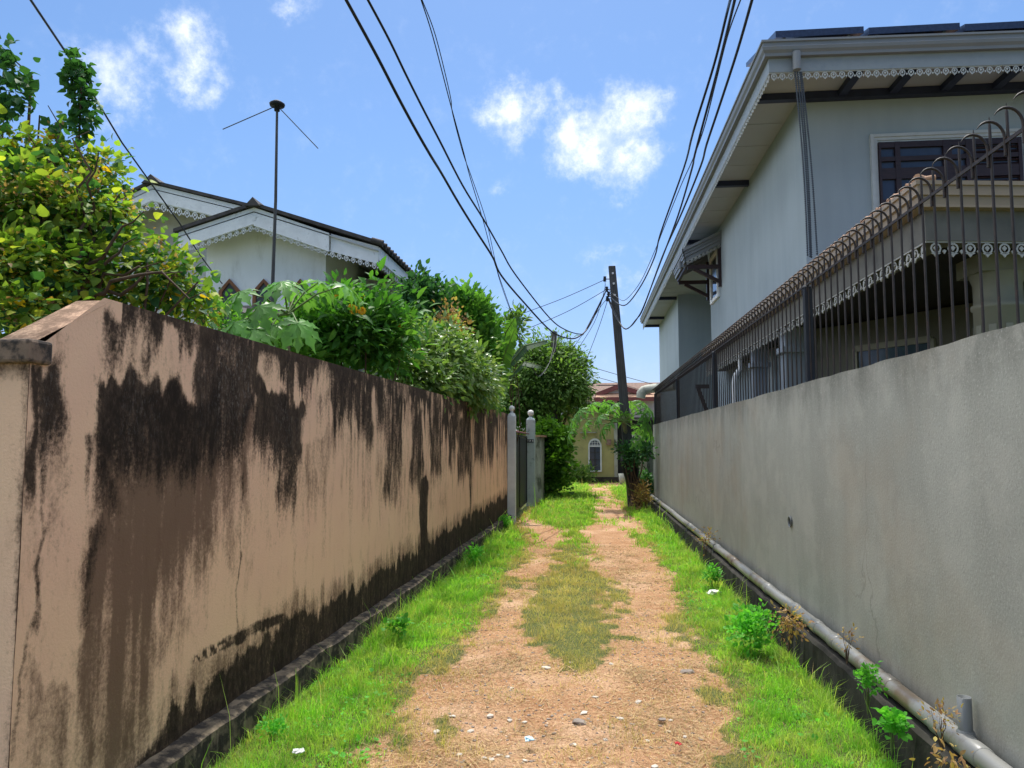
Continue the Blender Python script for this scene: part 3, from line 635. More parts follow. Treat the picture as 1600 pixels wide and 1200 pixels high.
def fence():
    f = empty('railing', (1.83, 10, RT), 'dark iron railing with outward curved spikes on top of the grey wall', 'fence')
    X = 1.83; ZR = 2.9
    mb = MB(); mb.beam((X-.012, 2, ZR), (X-.012, RE, ZR), .007, .017); mb.build('top_rail', M['iron'], f)
    me = None; i = 0; ys = np.arange(2.6, RE-.05, .137)
    def bar(mb, y):
        mb.tube([(X, y, RT-.03), (X, y, ZR+.13), (X, y, ZR+.175)], [.0065, .0065, .001], 6)
        pts = [(X-.012, y+.004, ZR-.06)]+[(X-.012-.062*(1-math.cos(a)), y+.004, ZR+.02+.075*math.sin(a)) for a in np.linspace(0, 2.55, 11)]
        mb.tube(pts, [.0065]*8+[.006, .005, .003, .001], 6)
    first = None
    near = [y for y in ys][:100]; rest = [y for y in ys][100:]
    for y in near:
        if first is None:
            mb = MB(); bar(mb, y); first = mb.build('spiked_bar', M['iron'], f); y0 = y
        else:
            o = first.copy(); C.objects.link(o); o.parent = f; o.location = Vector(first.location)+Vector((0, y-y0, 0)); o.rotation_euler = (0, 0, 0)
    mb = MB()
    for y in rest: bar(mb, y)
    tag(mb.build('spiked_bar', M['iron'], f), kind='stuff')
    for px in (1265, 1117, 1058, 1023):
        y = at(px, 560, X=X).y; y = min(y, RE-.05)
        mb = MB(); mb.box((X-.032, y-.032, RT-.03), (X+.032, y+.032, ZR-.02)); mb.build('post', M['postmetal'], f, .006)
        mb = MB(); mb.lathe((X, y, ZR-.02), [(.042, 0), (.034, .02), (.0, .03)], 8); mb.build('post_cap', M['postmetal'], f)
fence()

# ------------------------------------------------------------------ fretwork
def lace(name, p0, p1, w, h, mt, parent, nrm=None, simple=False, th=.008):
    p0 = Vector(p0); p1 = Vector(p1); L = (p1-p0).length; u = (p1-p0).normalized(); dn = Vector((0, 0, -1)); n = max(1, round(L/w)); w = L/n
    mb = MB(); nn = u.cross(dn).normalized()*th
    def pt(x, y): return p0+u*x+dn*y
    def poly(pts): 
        a = [pt(*q) for q in pts]
        mb.prism(a, nn) if not simple else mb.face(a)
    poly([(0, 0), (L, 0), (L, h*.1), (0, h*.1)])
    for i in range(n):
        c = (i+.5)*w; R_ = min(w*.46, h*.36); cy = h*.1+R_; K = 10 if not simple else 6; r_ = R_*.68
        for k in range(K):
            a0, a1 = 2*math.pi*k/K, 2*math.pi*(k+1)/K
            mb_p = [(c+R_*math.cos(a0), cy+R_*math.sin(a0)), (c+R_*math.cos(a1), cy+R_*math.sin(a1)), (c+r_*math.cos(a1), cy+r_*math.sin(a1)), (c+r_*math.cos(a0), cy+r_*math.sin(a0))]
            mb.face([pt(*q) for q in mb_p])
        y0 = h*.1+R_*.45
        poly([(c, y0), (c+w*.14, y0+h*.16), (c, y0+h*.36), (c-w*.14, y0+h*.16)])
        y1 = cy+R_*.92
        poly([(c-w*.3, y1-h*.03), (c-w*.1, y1-h*.09), (c+w*.1, y1-h*.09), (c+w*.3, y1-h*.03), (c+w*.12, y1+h*.05), (c, y1+h*.22), (c-w*.12, y1+h*.05)])
        poly([(c+w*.38, y1-h*.18), (c+w*.5, y1-h*.26), (c+w*.62, y1-h*.18), (c+w*.5, y1+h*.02)])
    return mb.build(name, mt, parent)

# ------------------------------------------------------------------ RIGHT HOUSE
def right_house():
    ZG = 6.4
    P1 = at(1190, 62, Z=ZG); XE, YE_ = P1.x, P1.y
    YF = 28.5; FS = .031
    Wc = at(1252, 152, Z=6.08); XW, YW = Wc.x, Wc.y
    Y1 = at(1110, 450, X=XW).y; Y2 = at(1060, 520, X=XW).y; Y3 = 28.2
    print('house', XE, YE_, YF, XW, YW, Y1, Y2, Y3)
    h = empty('grey_house', (XW+3, YW+5, 0), 'two storey blue grey house with wide eaves behind the grey wall', 'house')
    mb = MB(); mb.box((XW, YW, 0), (13, Y1, 6.1)); mb.box((XW+1.6, Y1+.0, 0), (13, Y2, 6.1)); mb.box((XW, Y2, 0), (13, Y3, 6.1)); mb.build('wall', M['hwall'], h)
    # roof
    XR = 14; oh = .75
    def g3(x, y, z): return (x, y, z)
    mb = MB(); rz = 8.4
    a = (XE+.06, YE_+.05, ZG-.01); b = (XR, YE_+.05+FS*(XR-XE), ZG-.01); c = (XR, YF, ZG-.01); d = (XE+.06, YF, ZG-.01); r1 = ((XE+XR)/2, YE_+6, rz); r2 = ((XE+XR)/2, YF-6, rz)
    mb.face([a, b, r1]); mb.face([b, c, r2, r1]); mb.face([c, d, r2]); mb.face([d, a, r1, r2]); mb.build('roof', M['browntile'], h)
    # gutters with stepped profile, swept along side and front
    prof = [(.12, -.005), (.0, 0), (-.0, -.025), (.02, -.03), (.02, -.07), (.005, -.085), (.015, -.12), (.04, -.15), (.045, -.185), (.16, -.19)]
    def sweep(prof, pts_dirs, m, name):
        mb = MB(); rows = [[(q[0]+o[0]*p[0], q[1]+o[1]*p[0], q[2]+p[1]) for p in prof] for q, o in pts_dirs]
        k = len(prof); mb.add([p for r_ in rows for p in r_], [(i*k+j, i*k+j+1, (i+1)*k+j+1, (i+1)*k+j) for i in range(len(rows)-1) for j in range(k-1)])
        return mb.build(name, m, h)
    sweep(prof, [((XE, YF, ZG), (1, 0)), ((XE, YE_, ZG), (1, 1)), ((XR, YE_+FS*(XR-XE), ZG), (0, 1))], M['gutter'], 'gutter')
    fp = [(.1, -.185), (.1, -.36), (.125, -.36), (.125, -.2)]
    sweep(fp, [((XE, YF-.1, ZG), (1, 0)), ((XE, YE_, ZG), (1, 1)), ((XR, YE_+FS*(XR-XE), ZG), (0, 1))], M['fascia'], 'fascia')
    lace('fretwork_trim', (XE+.11, YE_+.11, ZG-.36), (XE+.11, YF-.1, ZG-.36), .1, .1, M['lace'], h)
    lace('fretwork_trim', (XE+.11, YE_+.11, ZG-.36), (9, YE_+.11+FS*(9-XE), ZG-.36), .1, .1, M['lace'], h)
    # soffit panels
    zs = ZG-.3
    mb = MB(); y = YE_+.14
    while y < YF-.2:
        y2 = min(y+.78, YF-.15); mb.box((XE+.13, y+.009, zs), (XW+(1.7 if y > YW+.8 else 0), y2-.009, zs+.02)); y = y2
    mb.prism([(XW, YE_+.15+FS*(XW-XE), zs+.001), (12.5, YE_+.15+FS*(12.5-XE), zs+.001), (12.5, YW+.05, zs+.001), (XW, YW+.05, zs+.001)], (0, 0, .02))
    mb.build('soffit', M['soffit'], h)
    mb = MB(); mb.prism([(XE+.14, YE_+.16, zs+.03), (12.4, YE_+.17+FS*(12.4-XE), zs+.03), (12.4, YF-.2, zs+.03), (XE+.14, YF-.2, zs+.03)], (0, 0, .02)); mb.build('soffit_backing', M['navy'], h)
    for yy in [YW-.06, at(1168, 226, X=XW).y, at(1110, 277, X=XW).y, Y2+.3, (Y2+Y3)/2+1, Y3-.1]:
        mb = MB(); mb.box((XE+.13, yy-.05, zs-.09), (XW+(1.6 if Y1 < yy < Y2 else .0), yy+.05, zs-.002)); mb.build('eave_beam', M['navy'], h)
    mb = MB(); mb.box((XW+.02, YW-.12, zs-.1), (12, YW-.01, zs-.003)); mb.build('eave_beam', M['navy'], h)
    for i in range(9):
        x = XW+.42+i*.62; mb = MB(); mb.box((x, YE_+.16+FS*(x+.1-XE), zs-.08), (x+.1, YW-.12, zs-.003)); mb.build('eave_beam', M['navy'], h)
    # downpipe stub
    p = at(1245, 100, Y=YE_+.03); mb = MB(); mb.tube([(p.x, p.y, ZG-.16), (p.x, p.y, ZG-.38)], .047, 18); mb.build('downpipe_outlet', M['gutter'], h)
    # front window
    f0 = at(1358, 212, Y=YW); f1 = at(1600, 212, Y=YW)
    x0, x1, zt = f0.x, f1.x+.05, f0.z; zb = 3.6
    wr = MB()
    for k, (o, w, dep) in enumerate(((0, .04, .05), (.04, .04, .035), (.08, .035, .02))):
        a0, a1, t = x0+o, x1-o, zt-o
        wr.box((a0, YW-dep, zb), (a0+w, YW, t)); wr.box((a1-w, YW-dep, zb), (a1, YW, t)); wr.box((a0+w, YW-dep, t-w), (a1-w, YW, t))
    win = wr.build('window', M['lace'], h)
    ix0, ix1, it = x0+.115, x1-.115, zt-.115
    fr = MB(); yb = YW-.012
    def wx(px): return at(px, 250, Y=YW).x
    def wz(py): return at(1450, py, Y=YW).z
    cols = [ix0, wx(1371)-.0, wx(1397), wx(1404), wx(1471), wx(1486), wx(1507), wx(1515), ix1]
    for a_, b_ in ((ix0, wx(1371)), (wx(1396), wx(1404)), (wx(1471), wx(1484)), (wx(1506), wx(1516)), (wx(1588), ix1)): fr.box((a_, yb-.05, zb), (b_, yb, it))
    for a_, b_ in ((it, wz(231)), (wz(245), wz(252)), (wz(263), wz(280)), (wz(312), wz(330)) ): fr.box((ix0, yb-.045, b_), (ix1, yb-.002, a_))
    for k in range(14): zz = wz(231)-.03-k*.055; fr.beam((wx(1516), yb-.02, zz), (wx(1588), yb-.02, zz), .04, .012, up=(0, -.7, .7))
    fr.build('frame', M['darkwood'], win)
    g = MB(); g.box((ix0, yb-.01, zb), (ix1, yb-.006, it)); g.build('pane', M['glass'], win)
    # window hood on the side wall
    hd = MB(); ya = at(1128, 400, X=XW).y; yb2 = ya+1.75
    A = at(1128, 360, Y=ya); Bq = at(1066, 389, Y=ya); xo = Bq.x; zo = Bq.z; zi = A.z
    sl = Vector((XW-xo, 0, zi-zo))
    for j, (dz, th, ins) in enumerate(((0, .06, 0), (-.065, .05, .02), (-.12, .06, .03), (-.185, .08, .05))):
        o = Vector((0, 0, dz))
        hd.prism([Vector((xo+ins, ya+ins, zo))+o, Vector((XW, ya+ins, zi))+o, Vector((XW, ya+ins, zi-th))+o, Vector((xo+ins, ya+ins, zo-th))+o], (0, .02, 0))
        hd.box((xo+ins, ya+ins, zo+dz-th), (xo+ins+.02, yb2-ins, zo+dz))
        hd.prism([Vector((xo+ins, yb2-ins-.02, zo))+o, Vector((XW, yb2-ins-.02, zi))+o, Vector((XW, yb2-ins-.02, zi-th))+o, Vector((xo+ins, yb2-ins-.02, zo-th))+o], (0, .02, 0))
    hd.prism([(xo+.02, ya+.021, zo+.004), (XW, ya+.021, zi+.004), (XW, ya+.021, zi-.03), (xo+.02, ya+.021, zo-.03)], (0, yb2-ya-.042, 0))
    hood = hd.build('window_hood', M['gutter'], h)
    lace('fretwork_trim', (xo+.08, ya+.05, zo-.255), (XW-.01, ya+.05, zi-.255), .09, .09, M['lace'], hood)
    mb = MB(); mb.box((xo+.05, ya+.25, zo-.33), (xo+.1, ya+.3, zo-.24)); mb.tube([(xo-.0, ya+.4, zo-.17), (xo, ya+.4, zo-.32)], .04, 10); mb.build('spout', M['gutter'], hood)
    bw = MB()
    for yy in (ya+.12, yb2-.15):
        bw.box((XW-.06, yy-.04, zi-1.15), (XW-.002, yy+.04, zi-.27)); bw.beam((xo+.12, yy, zo-.36), (XW-.06, yy, zo-.36), .07, .08); bw.beam((xo+.25, yy, zo-.4), (XW-.03, yy, zi-1.05), .06, .07)
    bw.beam((xo+.12, ya+.1, zo-.3), (xo+.12, yb2-.1, zo-.3), .06, .07); bw.build('bracket', M['darkwood'], hood)
    sw = MB(); z0, z1 = at(1118, 471, X=XW).z, at(1118, 396, X=XW).z; ys0, ys1 = at(1124, 430, X=XW).y, at(1112, 430, X=XW).y
    for a_, b_, c_, d_ in ((ys0, ys0+.07, z0, z1), (ys1-.07, ys1, z0, z1), (ys0+.07, ys1-.07, z0, z0+.07), (ys0+.07, ys1-.07, z1-.07, z1)): sw.box((XW-.05, a_, c_), (XW-.001, b_, d_))
    sww = sw.build('window', M['housewhite'], h); g = MB(); g.box((XW-.02, ys0+.07, z0+.07), (XW-.012, ys1-.07, z1-.07)); g.build('pane', M['glass'], sww)
    # ---------------- veranda
    VS = .13; ZV = 3.45; V1 = at(1431, 281, Z=ZV); XV, YV = V1.x, V1.y; YVE = 15.0; XVE = 9.
    vg = empty('veranda', (XV+1, YV+2, 0), 'tiled veranda with tan gutter and lace trim in front of the grey house', 'veranda')
    vprof = [(.1, .0), (0, 0), (0, -.03), (.015, -.035), (.015, -.09), (.0, -.095), (.0, -.105), (.02, -.11), (.025, -.17), (.01, -.175), (.01, -.19), (.12, -.195)]
    def sw2(prof, m, name):
        mb = MB(); pd = [((XV, YVE, ZV), (1, 0)), ((XV, YV, ZV), (1, 1)), ((XVE, YV+VS*(XVE-XV), ZV), (0, 1))]
        rows = [[(q[0]+o[0]*p[0], q[1]+o[1]*p[0], q[2]+p[1]) for p in prof] for q, o in pd]; k = len(prof)
        mb.add([p for r_ in rows for p in r_], [(i*k+j, i*k+j+1, (i+1)*k+j+1, (i+1)*k+j) for i in range(len(rows)-1) for j in range(k-1)]); return mb.build(name, m, vg)
    sw2(vprof, M['tan'], 'gutter')
    zb_ = at(1445, 377, X=XV+.09).z-ZV
    sw2([(.09, -.19), (.09, zb_), (.3, zb_), (.3, -.19)], M['beam'], 'fascia_beam')
    lace('fretwork_trim', (XV+.1, YV+.1, ZV+zb_), (XV+.1, YVE, ZV+zb_), .125, .115, M['lacecream'], vg)
    lace('fretwork_trim', (XV+.1, YV+.1, ZV+zb_), (XVE, YV+.1+VS*(XVE-XV), ZV+zb_), .125, .115, M['lacecream'], vg)
    mb = MB()
    for (q0, q1, q2, q3) in (((XV+.03, YV+.03, ZV+.005), (XVE, YV+.03+VS*(XVE-XV), ZV+.005), (XVE, YW-.01, ZV+.7), (XW, YW-.01, ZV+.16)),):
        mb.face([q0, q1, q2, q3])
    mb.face([(XV+.03, YVE, ZV+.005), (XV+.03, YV+.03, ZV+.005), (XW, YW-.01, ZV+.16), (XW, YVE, ZV+.1)]); mb.build('roof', M['browntile'], vg)
    y = YV+.05
    mb = MB()
    while y < YVE: mb.tube([(XV+.0, y, ZV+.008), (XV+.15, y, ZV+.03)], .02, 8); y += .11
    x = XV+.35
    mb.tube([(XV+.02, YV+.02, ZV+.02), (XV+.2, YV+.2, ZV+.045)], .03, 10)
    mb.build('tile_edge', M['salmon'], vg)
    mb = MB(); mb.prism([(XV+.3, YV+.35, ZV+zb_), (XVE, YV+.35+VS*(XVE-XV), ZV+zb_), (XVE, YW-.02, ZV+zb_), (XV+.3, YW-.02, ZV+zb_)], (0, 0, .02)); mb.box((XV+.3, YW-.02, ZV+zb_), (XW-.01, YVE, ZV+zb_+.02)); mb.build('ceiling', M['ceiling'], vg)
    # inner walls
    zc = ZV+zb_
    c1 = at(1320, 505, Z=zc); c2 = at(1520, 470, Z=zc); print('ver', XV, YV, zc, c1, c2)
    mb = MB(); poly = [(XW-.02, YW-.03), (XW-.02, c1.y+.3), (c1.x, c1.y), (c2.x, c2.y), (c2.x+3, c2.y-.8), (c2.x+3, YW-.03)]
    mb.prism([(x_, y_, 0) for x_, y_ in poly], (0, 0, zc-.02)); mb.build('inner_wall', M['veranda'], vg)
    q0 = at(1326, 546, Y=c1.y-.05); dirv = Vector((c2.x-c1.x, c2.y-c1.y, 0)).normalized(); nv = Vector((dirv.y, -dirv.x, 0))
    s0 = Vector((c1.x, c1.y, 0))+dirv*.15+nv*.012; s1 = s0+dirv*.95
    wz0, wz1 = 1.2, at(1345, 546, Y=c1.y-.1).z
    mb = MB(); mb.beam(s0+Vector((0, 0, wz1)), s1+Vector((0, 0, wz1)), .05, .07); mb.beam(s0+Vector((0, 0, wz0)), s0+Vector((0, 0, wz1)), .06, .05, up=tuple(nv)); mb.beam(s1+Vector((0, 0, wz0)), s1+Vector((0, 0, wz1)), .06, .05, up=tuple(nv))
    vw = mb.build('window', M['column'], vg); mb = MB(); mb.beam((s0+s1)/2+Vector((0, 0, wz0)), (s0+s1)/2+Vector((0, 0, wz1-.04)), .85, .03, up=tuple(nv)); mb.build('pane', M['glass'], vw)
    # columns
    cc = at(1556, 402, Y=5.95); X_, Y_ = cc.x, 5.95
    mb = MB(); mb.box((X_-.2, Y_-.17, 2.9), (X_+.2, Y_+.2, zc)); mb.lathe((X_, Y_, 0), [(.17, 0), (.17, 2.62), (.185, 2.63), (.185, 2.66), (.165, 2.67), (.165, 2.82), (.19, 2.9)], 32)
    for k in range(10):
        a = 2*math.pi*k/10+.2; mb.beam((X_+.168*math.cos(a), Y_+.168*math.sin(a), .3), (X_+.168*math.cos(a), Y_+.168*math.sin(a), 2.5), .05, .012, up=(math.cos(a), math.sin(a), 0))
    mb.build('column', M['column'], vg)
    for px, wd, mt in ((1238, .24, 'columngrey'), (1186, .2, 'columngrey')):
        p = at(px, 560, X=XV+.25); mb = MB(); mb.box((p.x-wd/2, p.y-wd/2, 0), (p.x+wd/2, p.y+wd/2, zc)); mb.box((p.x-wd/2-.04, p.y-wd/2-.04, zc-.32), (p.x+wd/2+.04, p.y+wd/2+.04, zc-.24)); mb.build('column', M[mt], vg, .01)
    p = at(1147, 590, X=XV+.05); mb = MB(); mb.tube([(p.x, p.y, 0), (p.x, p.y, 2.55), (p.x+.02, p.y, 2.68), (p.x+.1, p.y, 2.8), (p.x+.1, p.y, 3.2)], .042, 14); mb.build('downpipe', M['pipewhite'], vg)
    # canopy bracket near the far recess
    p = at(1108, 606, X=XW); mb = MB(); q = at(1087, 604, Y=p.y)
    mb.beam((q.x, p.y, q.z), (XW, p.y, q.z), .08, .09); mb.beam((q.x+.05, p.y, q.z-.04), (XW, p.y, q.z-.75), .08, .08); mb.build('bracket', M['darkwood'], h)
    # solar panels
    for k, (a_, b_) in enumerate(((1212, 1350), (1354, 1494), (1498, 1650))):
        xa, xb = at(a_, 52, Z=ZG+.14).x, at(b_, 50, Z=ZG+.14).x; y0 = YE_+.12+FS*(xa-XE)
        root = empty('solar_panel', (xa, y0, ZG+.1), ['solar panel edge nearest the roof corner of the grey house', 'middle solar panel on the front eave of the grey house', 'solar panel at the right end of the front eave row'][k], 'solar panel', 'solar panels on the roof edge')
        mb = MB(); mb.prism([(xa, y0, ZG+.17), (xa, y0+1.6, ZG+.62), (xa, y0+1.6, ZG+.56), (xa, y0, ZG+.085)], (xb-xa-.03, 0, 0)); mb.build('panel', M['solar'], root)
        mb = MB(); mb.box((xa+.1, y0+.05, ZG+.0), (xa+.13, y0+.1, ZG+.11)); mb.box((xb-.2, y0+.05, ZG+.0), (xb-.17, y0+.1, ZG+.11)); mb.build('bracket', M['gutter'], root)
    # chains
    for k, (xa, xb, yb_) in enumerate(((1242, 1262, 400), (1246, 1266, 402), (1250, 1268, 403), (1252, 1277, 398))):
        a_ = at(xa, 112, Y=YE_+.03); b_ = at(xb, yb_, Y=YE_-.1); mb = MB(); n = 170; pts = []; rs = []
        for i in range(n+1):
            u = i/n; q = a_.lerp(b_, u); q.x += .02*math.sin(math.pi*u); pts.append(q); rs.append(.014 if i % 2 else .005)
        mb.tube(pts, rs, 5); tag(mb.build('rain_chain', M['chain']), ['leftmost of the rain chains hanging from the downpipe outlet', 'second rain chain from the left under the downpipe outlet', 'third rain chain from the left under the downpipe outlet', 'rightmost rain chain swinging slightly clear of the others'][k], 'chain', 'rain chains under the eave outlet')
right_house()

# ------------------------------------------------------------------ LEFT HOUSE
def left_house():
    h = empty('white_house', (-6, 15, 0), 'white house with weathered gable boards and dark tiled roof behind the left wall', 'house')
    Y = 13.4
    P = lambda px, py, y=Y: at(px, py, Y=y)
    EA = P(590, 384); XE, ZE = EA.x, EA.z
    AP = P(397, 324); LF = P(279, 363); MID = P(514, 364)
    YB = at(700, 490, X=XE).y
    def barge(a, b, w, y, th=.05, name='barge_board'):
        mb = MB(); a = Vector(a); b = Vector(b); mb.prism([a, b, b-Vector((0, 0, w)), a-Vector((0, 0, w))], (0, th, 0)); return mb.build(name, M['white'], h)
    barge(LF, AP, .33, Y); barge(AP, MID, .36, Y); barge(MID+Vector((.02, .05, 0)), EA+Vector((0, .05, 0)), .33, Y)
    for a, b in ((LF, AP), (AP, MID), (MID, EA)):
        a = a-Vector((0, -.02, .33)); b = b-Vector((0, -.02, .33)); lace('fretwork_trim', a, b, .14, .13, M['white'], h)
    # roof slabs
    def slab(a, b, y0, y1, th=.07, up=.02, name='roof', m='darktile'):
        mb = MB(); a = Vector(a); b = Vector(b); a.y = b.y = y0; o = Vector((0, 0, up)); mb.prism([a+o, b+o, b+o+Vector((0, 0, th)), a+o+Vector((0, 0, th))], (0, y1-y0, 0)); return mb.build(name, M[m], h)
    d = (EA-AP).normalized()
    slab(LF-d*0+Vector((-.08, 0, -.03)), AP, Y-.06, YB); slab(AP, EA+Vector((.08, 0, -.02)), Y-.06, YB)
    # rows of tiles seen along the right eave
    mb = MB(); y = Y-.05
    while y < YB:
        mb.tube([(XE-.1, y, ZE+.1), (XE+.12, y, ZE+.035)], .055, 8); y += .24
    mb.build('eave_tiles', M['darktile'], h)
    mb = MB(); mb.box((XE-.02, Y+.06, ZE-.27), (XE+.03, YB, ZE-.02)); mb.build('fascia', M['white'], h)
    lace('fretwork_trim', (XE+.01, Y+.1, ZE-.27), (XE+.01, YB, ZE-.27), .16, .13, M['white'], h)
    # ridge cap ends
    for p in (AP, ):
        mb = MB(); mb.prism([p+Vector((-.14, -.12, -.0)), p+Vector((.16, -.12, 0)), p+Vector((.02, -.12, .17))], (0, .5, 0)); mb.build('ridge_tile', M['darktile'], h)
    # soffits
    mb = MB(); a = LF-Vector((0, 0, .08)); b = AP-Vector((0, 0, .08)); mb.prism([a, b, b-Vector((0, 0, .02)), a-Vector((0, 0, .02))], (0, .9, 0))
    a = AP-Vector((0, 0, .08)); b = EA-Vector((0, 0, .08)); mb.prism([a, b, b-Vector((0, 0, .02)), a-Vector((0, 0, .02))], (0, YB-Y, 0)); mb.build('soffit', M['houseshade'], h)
    # white front wall
    x0, x1 = P(322, 420, 14.).x, P(509, 420, 14.).x
    mb = MB(); zl = lambda x: ZE+ (AP.z-ZE)*(XE-x)/(XE-AP.x) if x > AP.x else AP.z-(AP.z-LF.z)*(AP.x-x)/(AP.x-LF.x)
    mb.prism([(x0, 14., 0), (x1, 14., 0), (x1, 14., zl(x1)-.1), (AP.x, 14., AP.z-.1), (x0, 14., zl(x0)-.1)], (0, 6, 0)); mb.build('wall', M['housewhite'], h)
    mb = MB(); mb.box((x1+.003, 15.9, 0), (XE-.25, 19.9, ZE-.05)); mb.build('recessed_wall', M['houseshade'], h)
    # lamps under the soffit
    for px, py, y in ((573, 420, 14.6), (621, 455, 16.6)):
        q = at(px, py, Y=y); zz = zl(q.x)-.11; mb = MB(); mb.lathe((q.x, q.y, zz), [(.19, 0), (.17, -.05), (.1, -.1), (0, -.12)], 18); mb.build('ceiling_lamp', M['beam'], h)
    # pointed windows
    for k, (xa, xb, yt) in enumerate(((343, 376, 436), (396, 430, 436), (454, 486, 436))):
        y = 13.995; a = P(xa, 455, y); b = P(xb, 455, y); t = P((xa+xb)/2, yt, y); z0 = a.z-.95
        def ring(ins):
            return [Vector((a.x+ins, y, z0+ins)), Vector((b.x-ins, y, z0+ins)), Vector((b.x-ins, y, a.z-ins*.4)), Vector((t.x, y, t.z-ins*1.15)), Vector((a.x+ins, y, a.z-ins*.4))]
        o, i_ = ring(0), ring(.07); mb = MB()
        for j in range(5): mb.prism([o[j], o[(j+1) % 5], i_[(j+1) % 5], i_[j]], (0, -.04, 0))
        w = mb.build('window', M['brownframe'], h); mb = MB(); mb.face([p-Vector((0, .008, 0)) for p in i_]); mb.build('pane', M['greyglass'], w)
    # rear gable on the left
    Y2 = 15.6; A2 = P(238, 288, Y2); L2 = P(120, 345, Y2); R2 = P(402, 328, Y2)
    R2b = A2+(R2-A2)*1.2
    for a, b in ((L2, A2), (A2, R2b)):
        mb = MB(); a_ = Vector(a); b_ = Vector(b); mb.prism([a_, b_, b_-Vector((0, 0, .38)), a_-Vector((0, 0, .38))], (0, .05, 0)); mb.build('barge_board', M['white'], h)
        lace('fretwork_trim', a_-Vector((0, -.02, .38)), b_-Vector((0, -.02, .38)), .2, .2, M['white'], h)
        slab(a_, b_, Y2-.06, 20)
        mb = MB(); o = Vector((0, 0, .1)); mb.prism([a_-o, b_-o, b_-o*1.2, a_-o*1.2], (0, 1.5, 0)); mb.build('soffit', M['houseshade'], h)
    mb = MB(); mb.prism([A2+Vector((-.2, -.12, 0)), A2+Vector((.25, -.12, 0)), A2+Vector((.02, -.12, .2))], (0, .6, 0)); mb.build('ridge_tile', M['darktile'], h)
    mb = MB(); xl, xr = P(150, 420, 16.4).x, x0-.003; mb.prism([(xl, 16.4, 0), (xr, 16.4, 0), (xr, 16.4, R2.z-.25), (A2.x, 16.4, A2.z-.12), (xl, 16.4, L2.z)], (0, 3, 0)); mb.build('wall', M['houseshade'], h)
    # low lean-to roof behind the garden wall
    s = empty('lean_to', (-5, 12, 0), 'low dark roofed lean-to behind the wall under the antenna', 'shed')
    a = at(330, 478, Y=11.6); b = at(500, 512, Y=11.6); mb = MB(); mb.prism([a, b, b-Vector((0, 0, .12)), a-Vector((0, 0, .12))], (0, 1.8, .35)); mb.build('roof', M['darktile'], s)
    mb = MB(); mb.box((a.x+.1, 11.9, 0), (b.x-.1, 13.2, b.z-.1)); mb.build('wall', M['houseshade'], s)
    # antenna
    t = at(433, 165, Y=12.4); bpt = at(424, 500, Y=12.4); r = empty('antenna_mast', (bpt.x, bpt.y, 0), 'tall thin antenna mast with two drooping rods in front of the white house', 'antenna')
    base = Vector((bpt.x-.03, bpt.y, 0)); mb = MB(); mb.tube([base, bpt, bpt.lerp(t, .55)+Vector((.02, 0, 0)), t], [.034, .034, .028, .022], 10); mb.build('mast', M['pole'], r)
    mb = MB(); mb.lathe(t, [(.0, -.1), (.05, -.1), (.05, -.02), (.13, -.01), (.14, .03), (.07, .08), (0, .1)], 12); mb.build('hub', M['postmetal'], r)
    for px, py, yy in ((348, 202, 12.4), (497, 232, 12.4)):
        mb = MB(); e = at(px, py, Y=yy); mb.tube([t, e], .009, 6); mb.build('rod', M['pole'], r)
    global LHX
left_house()

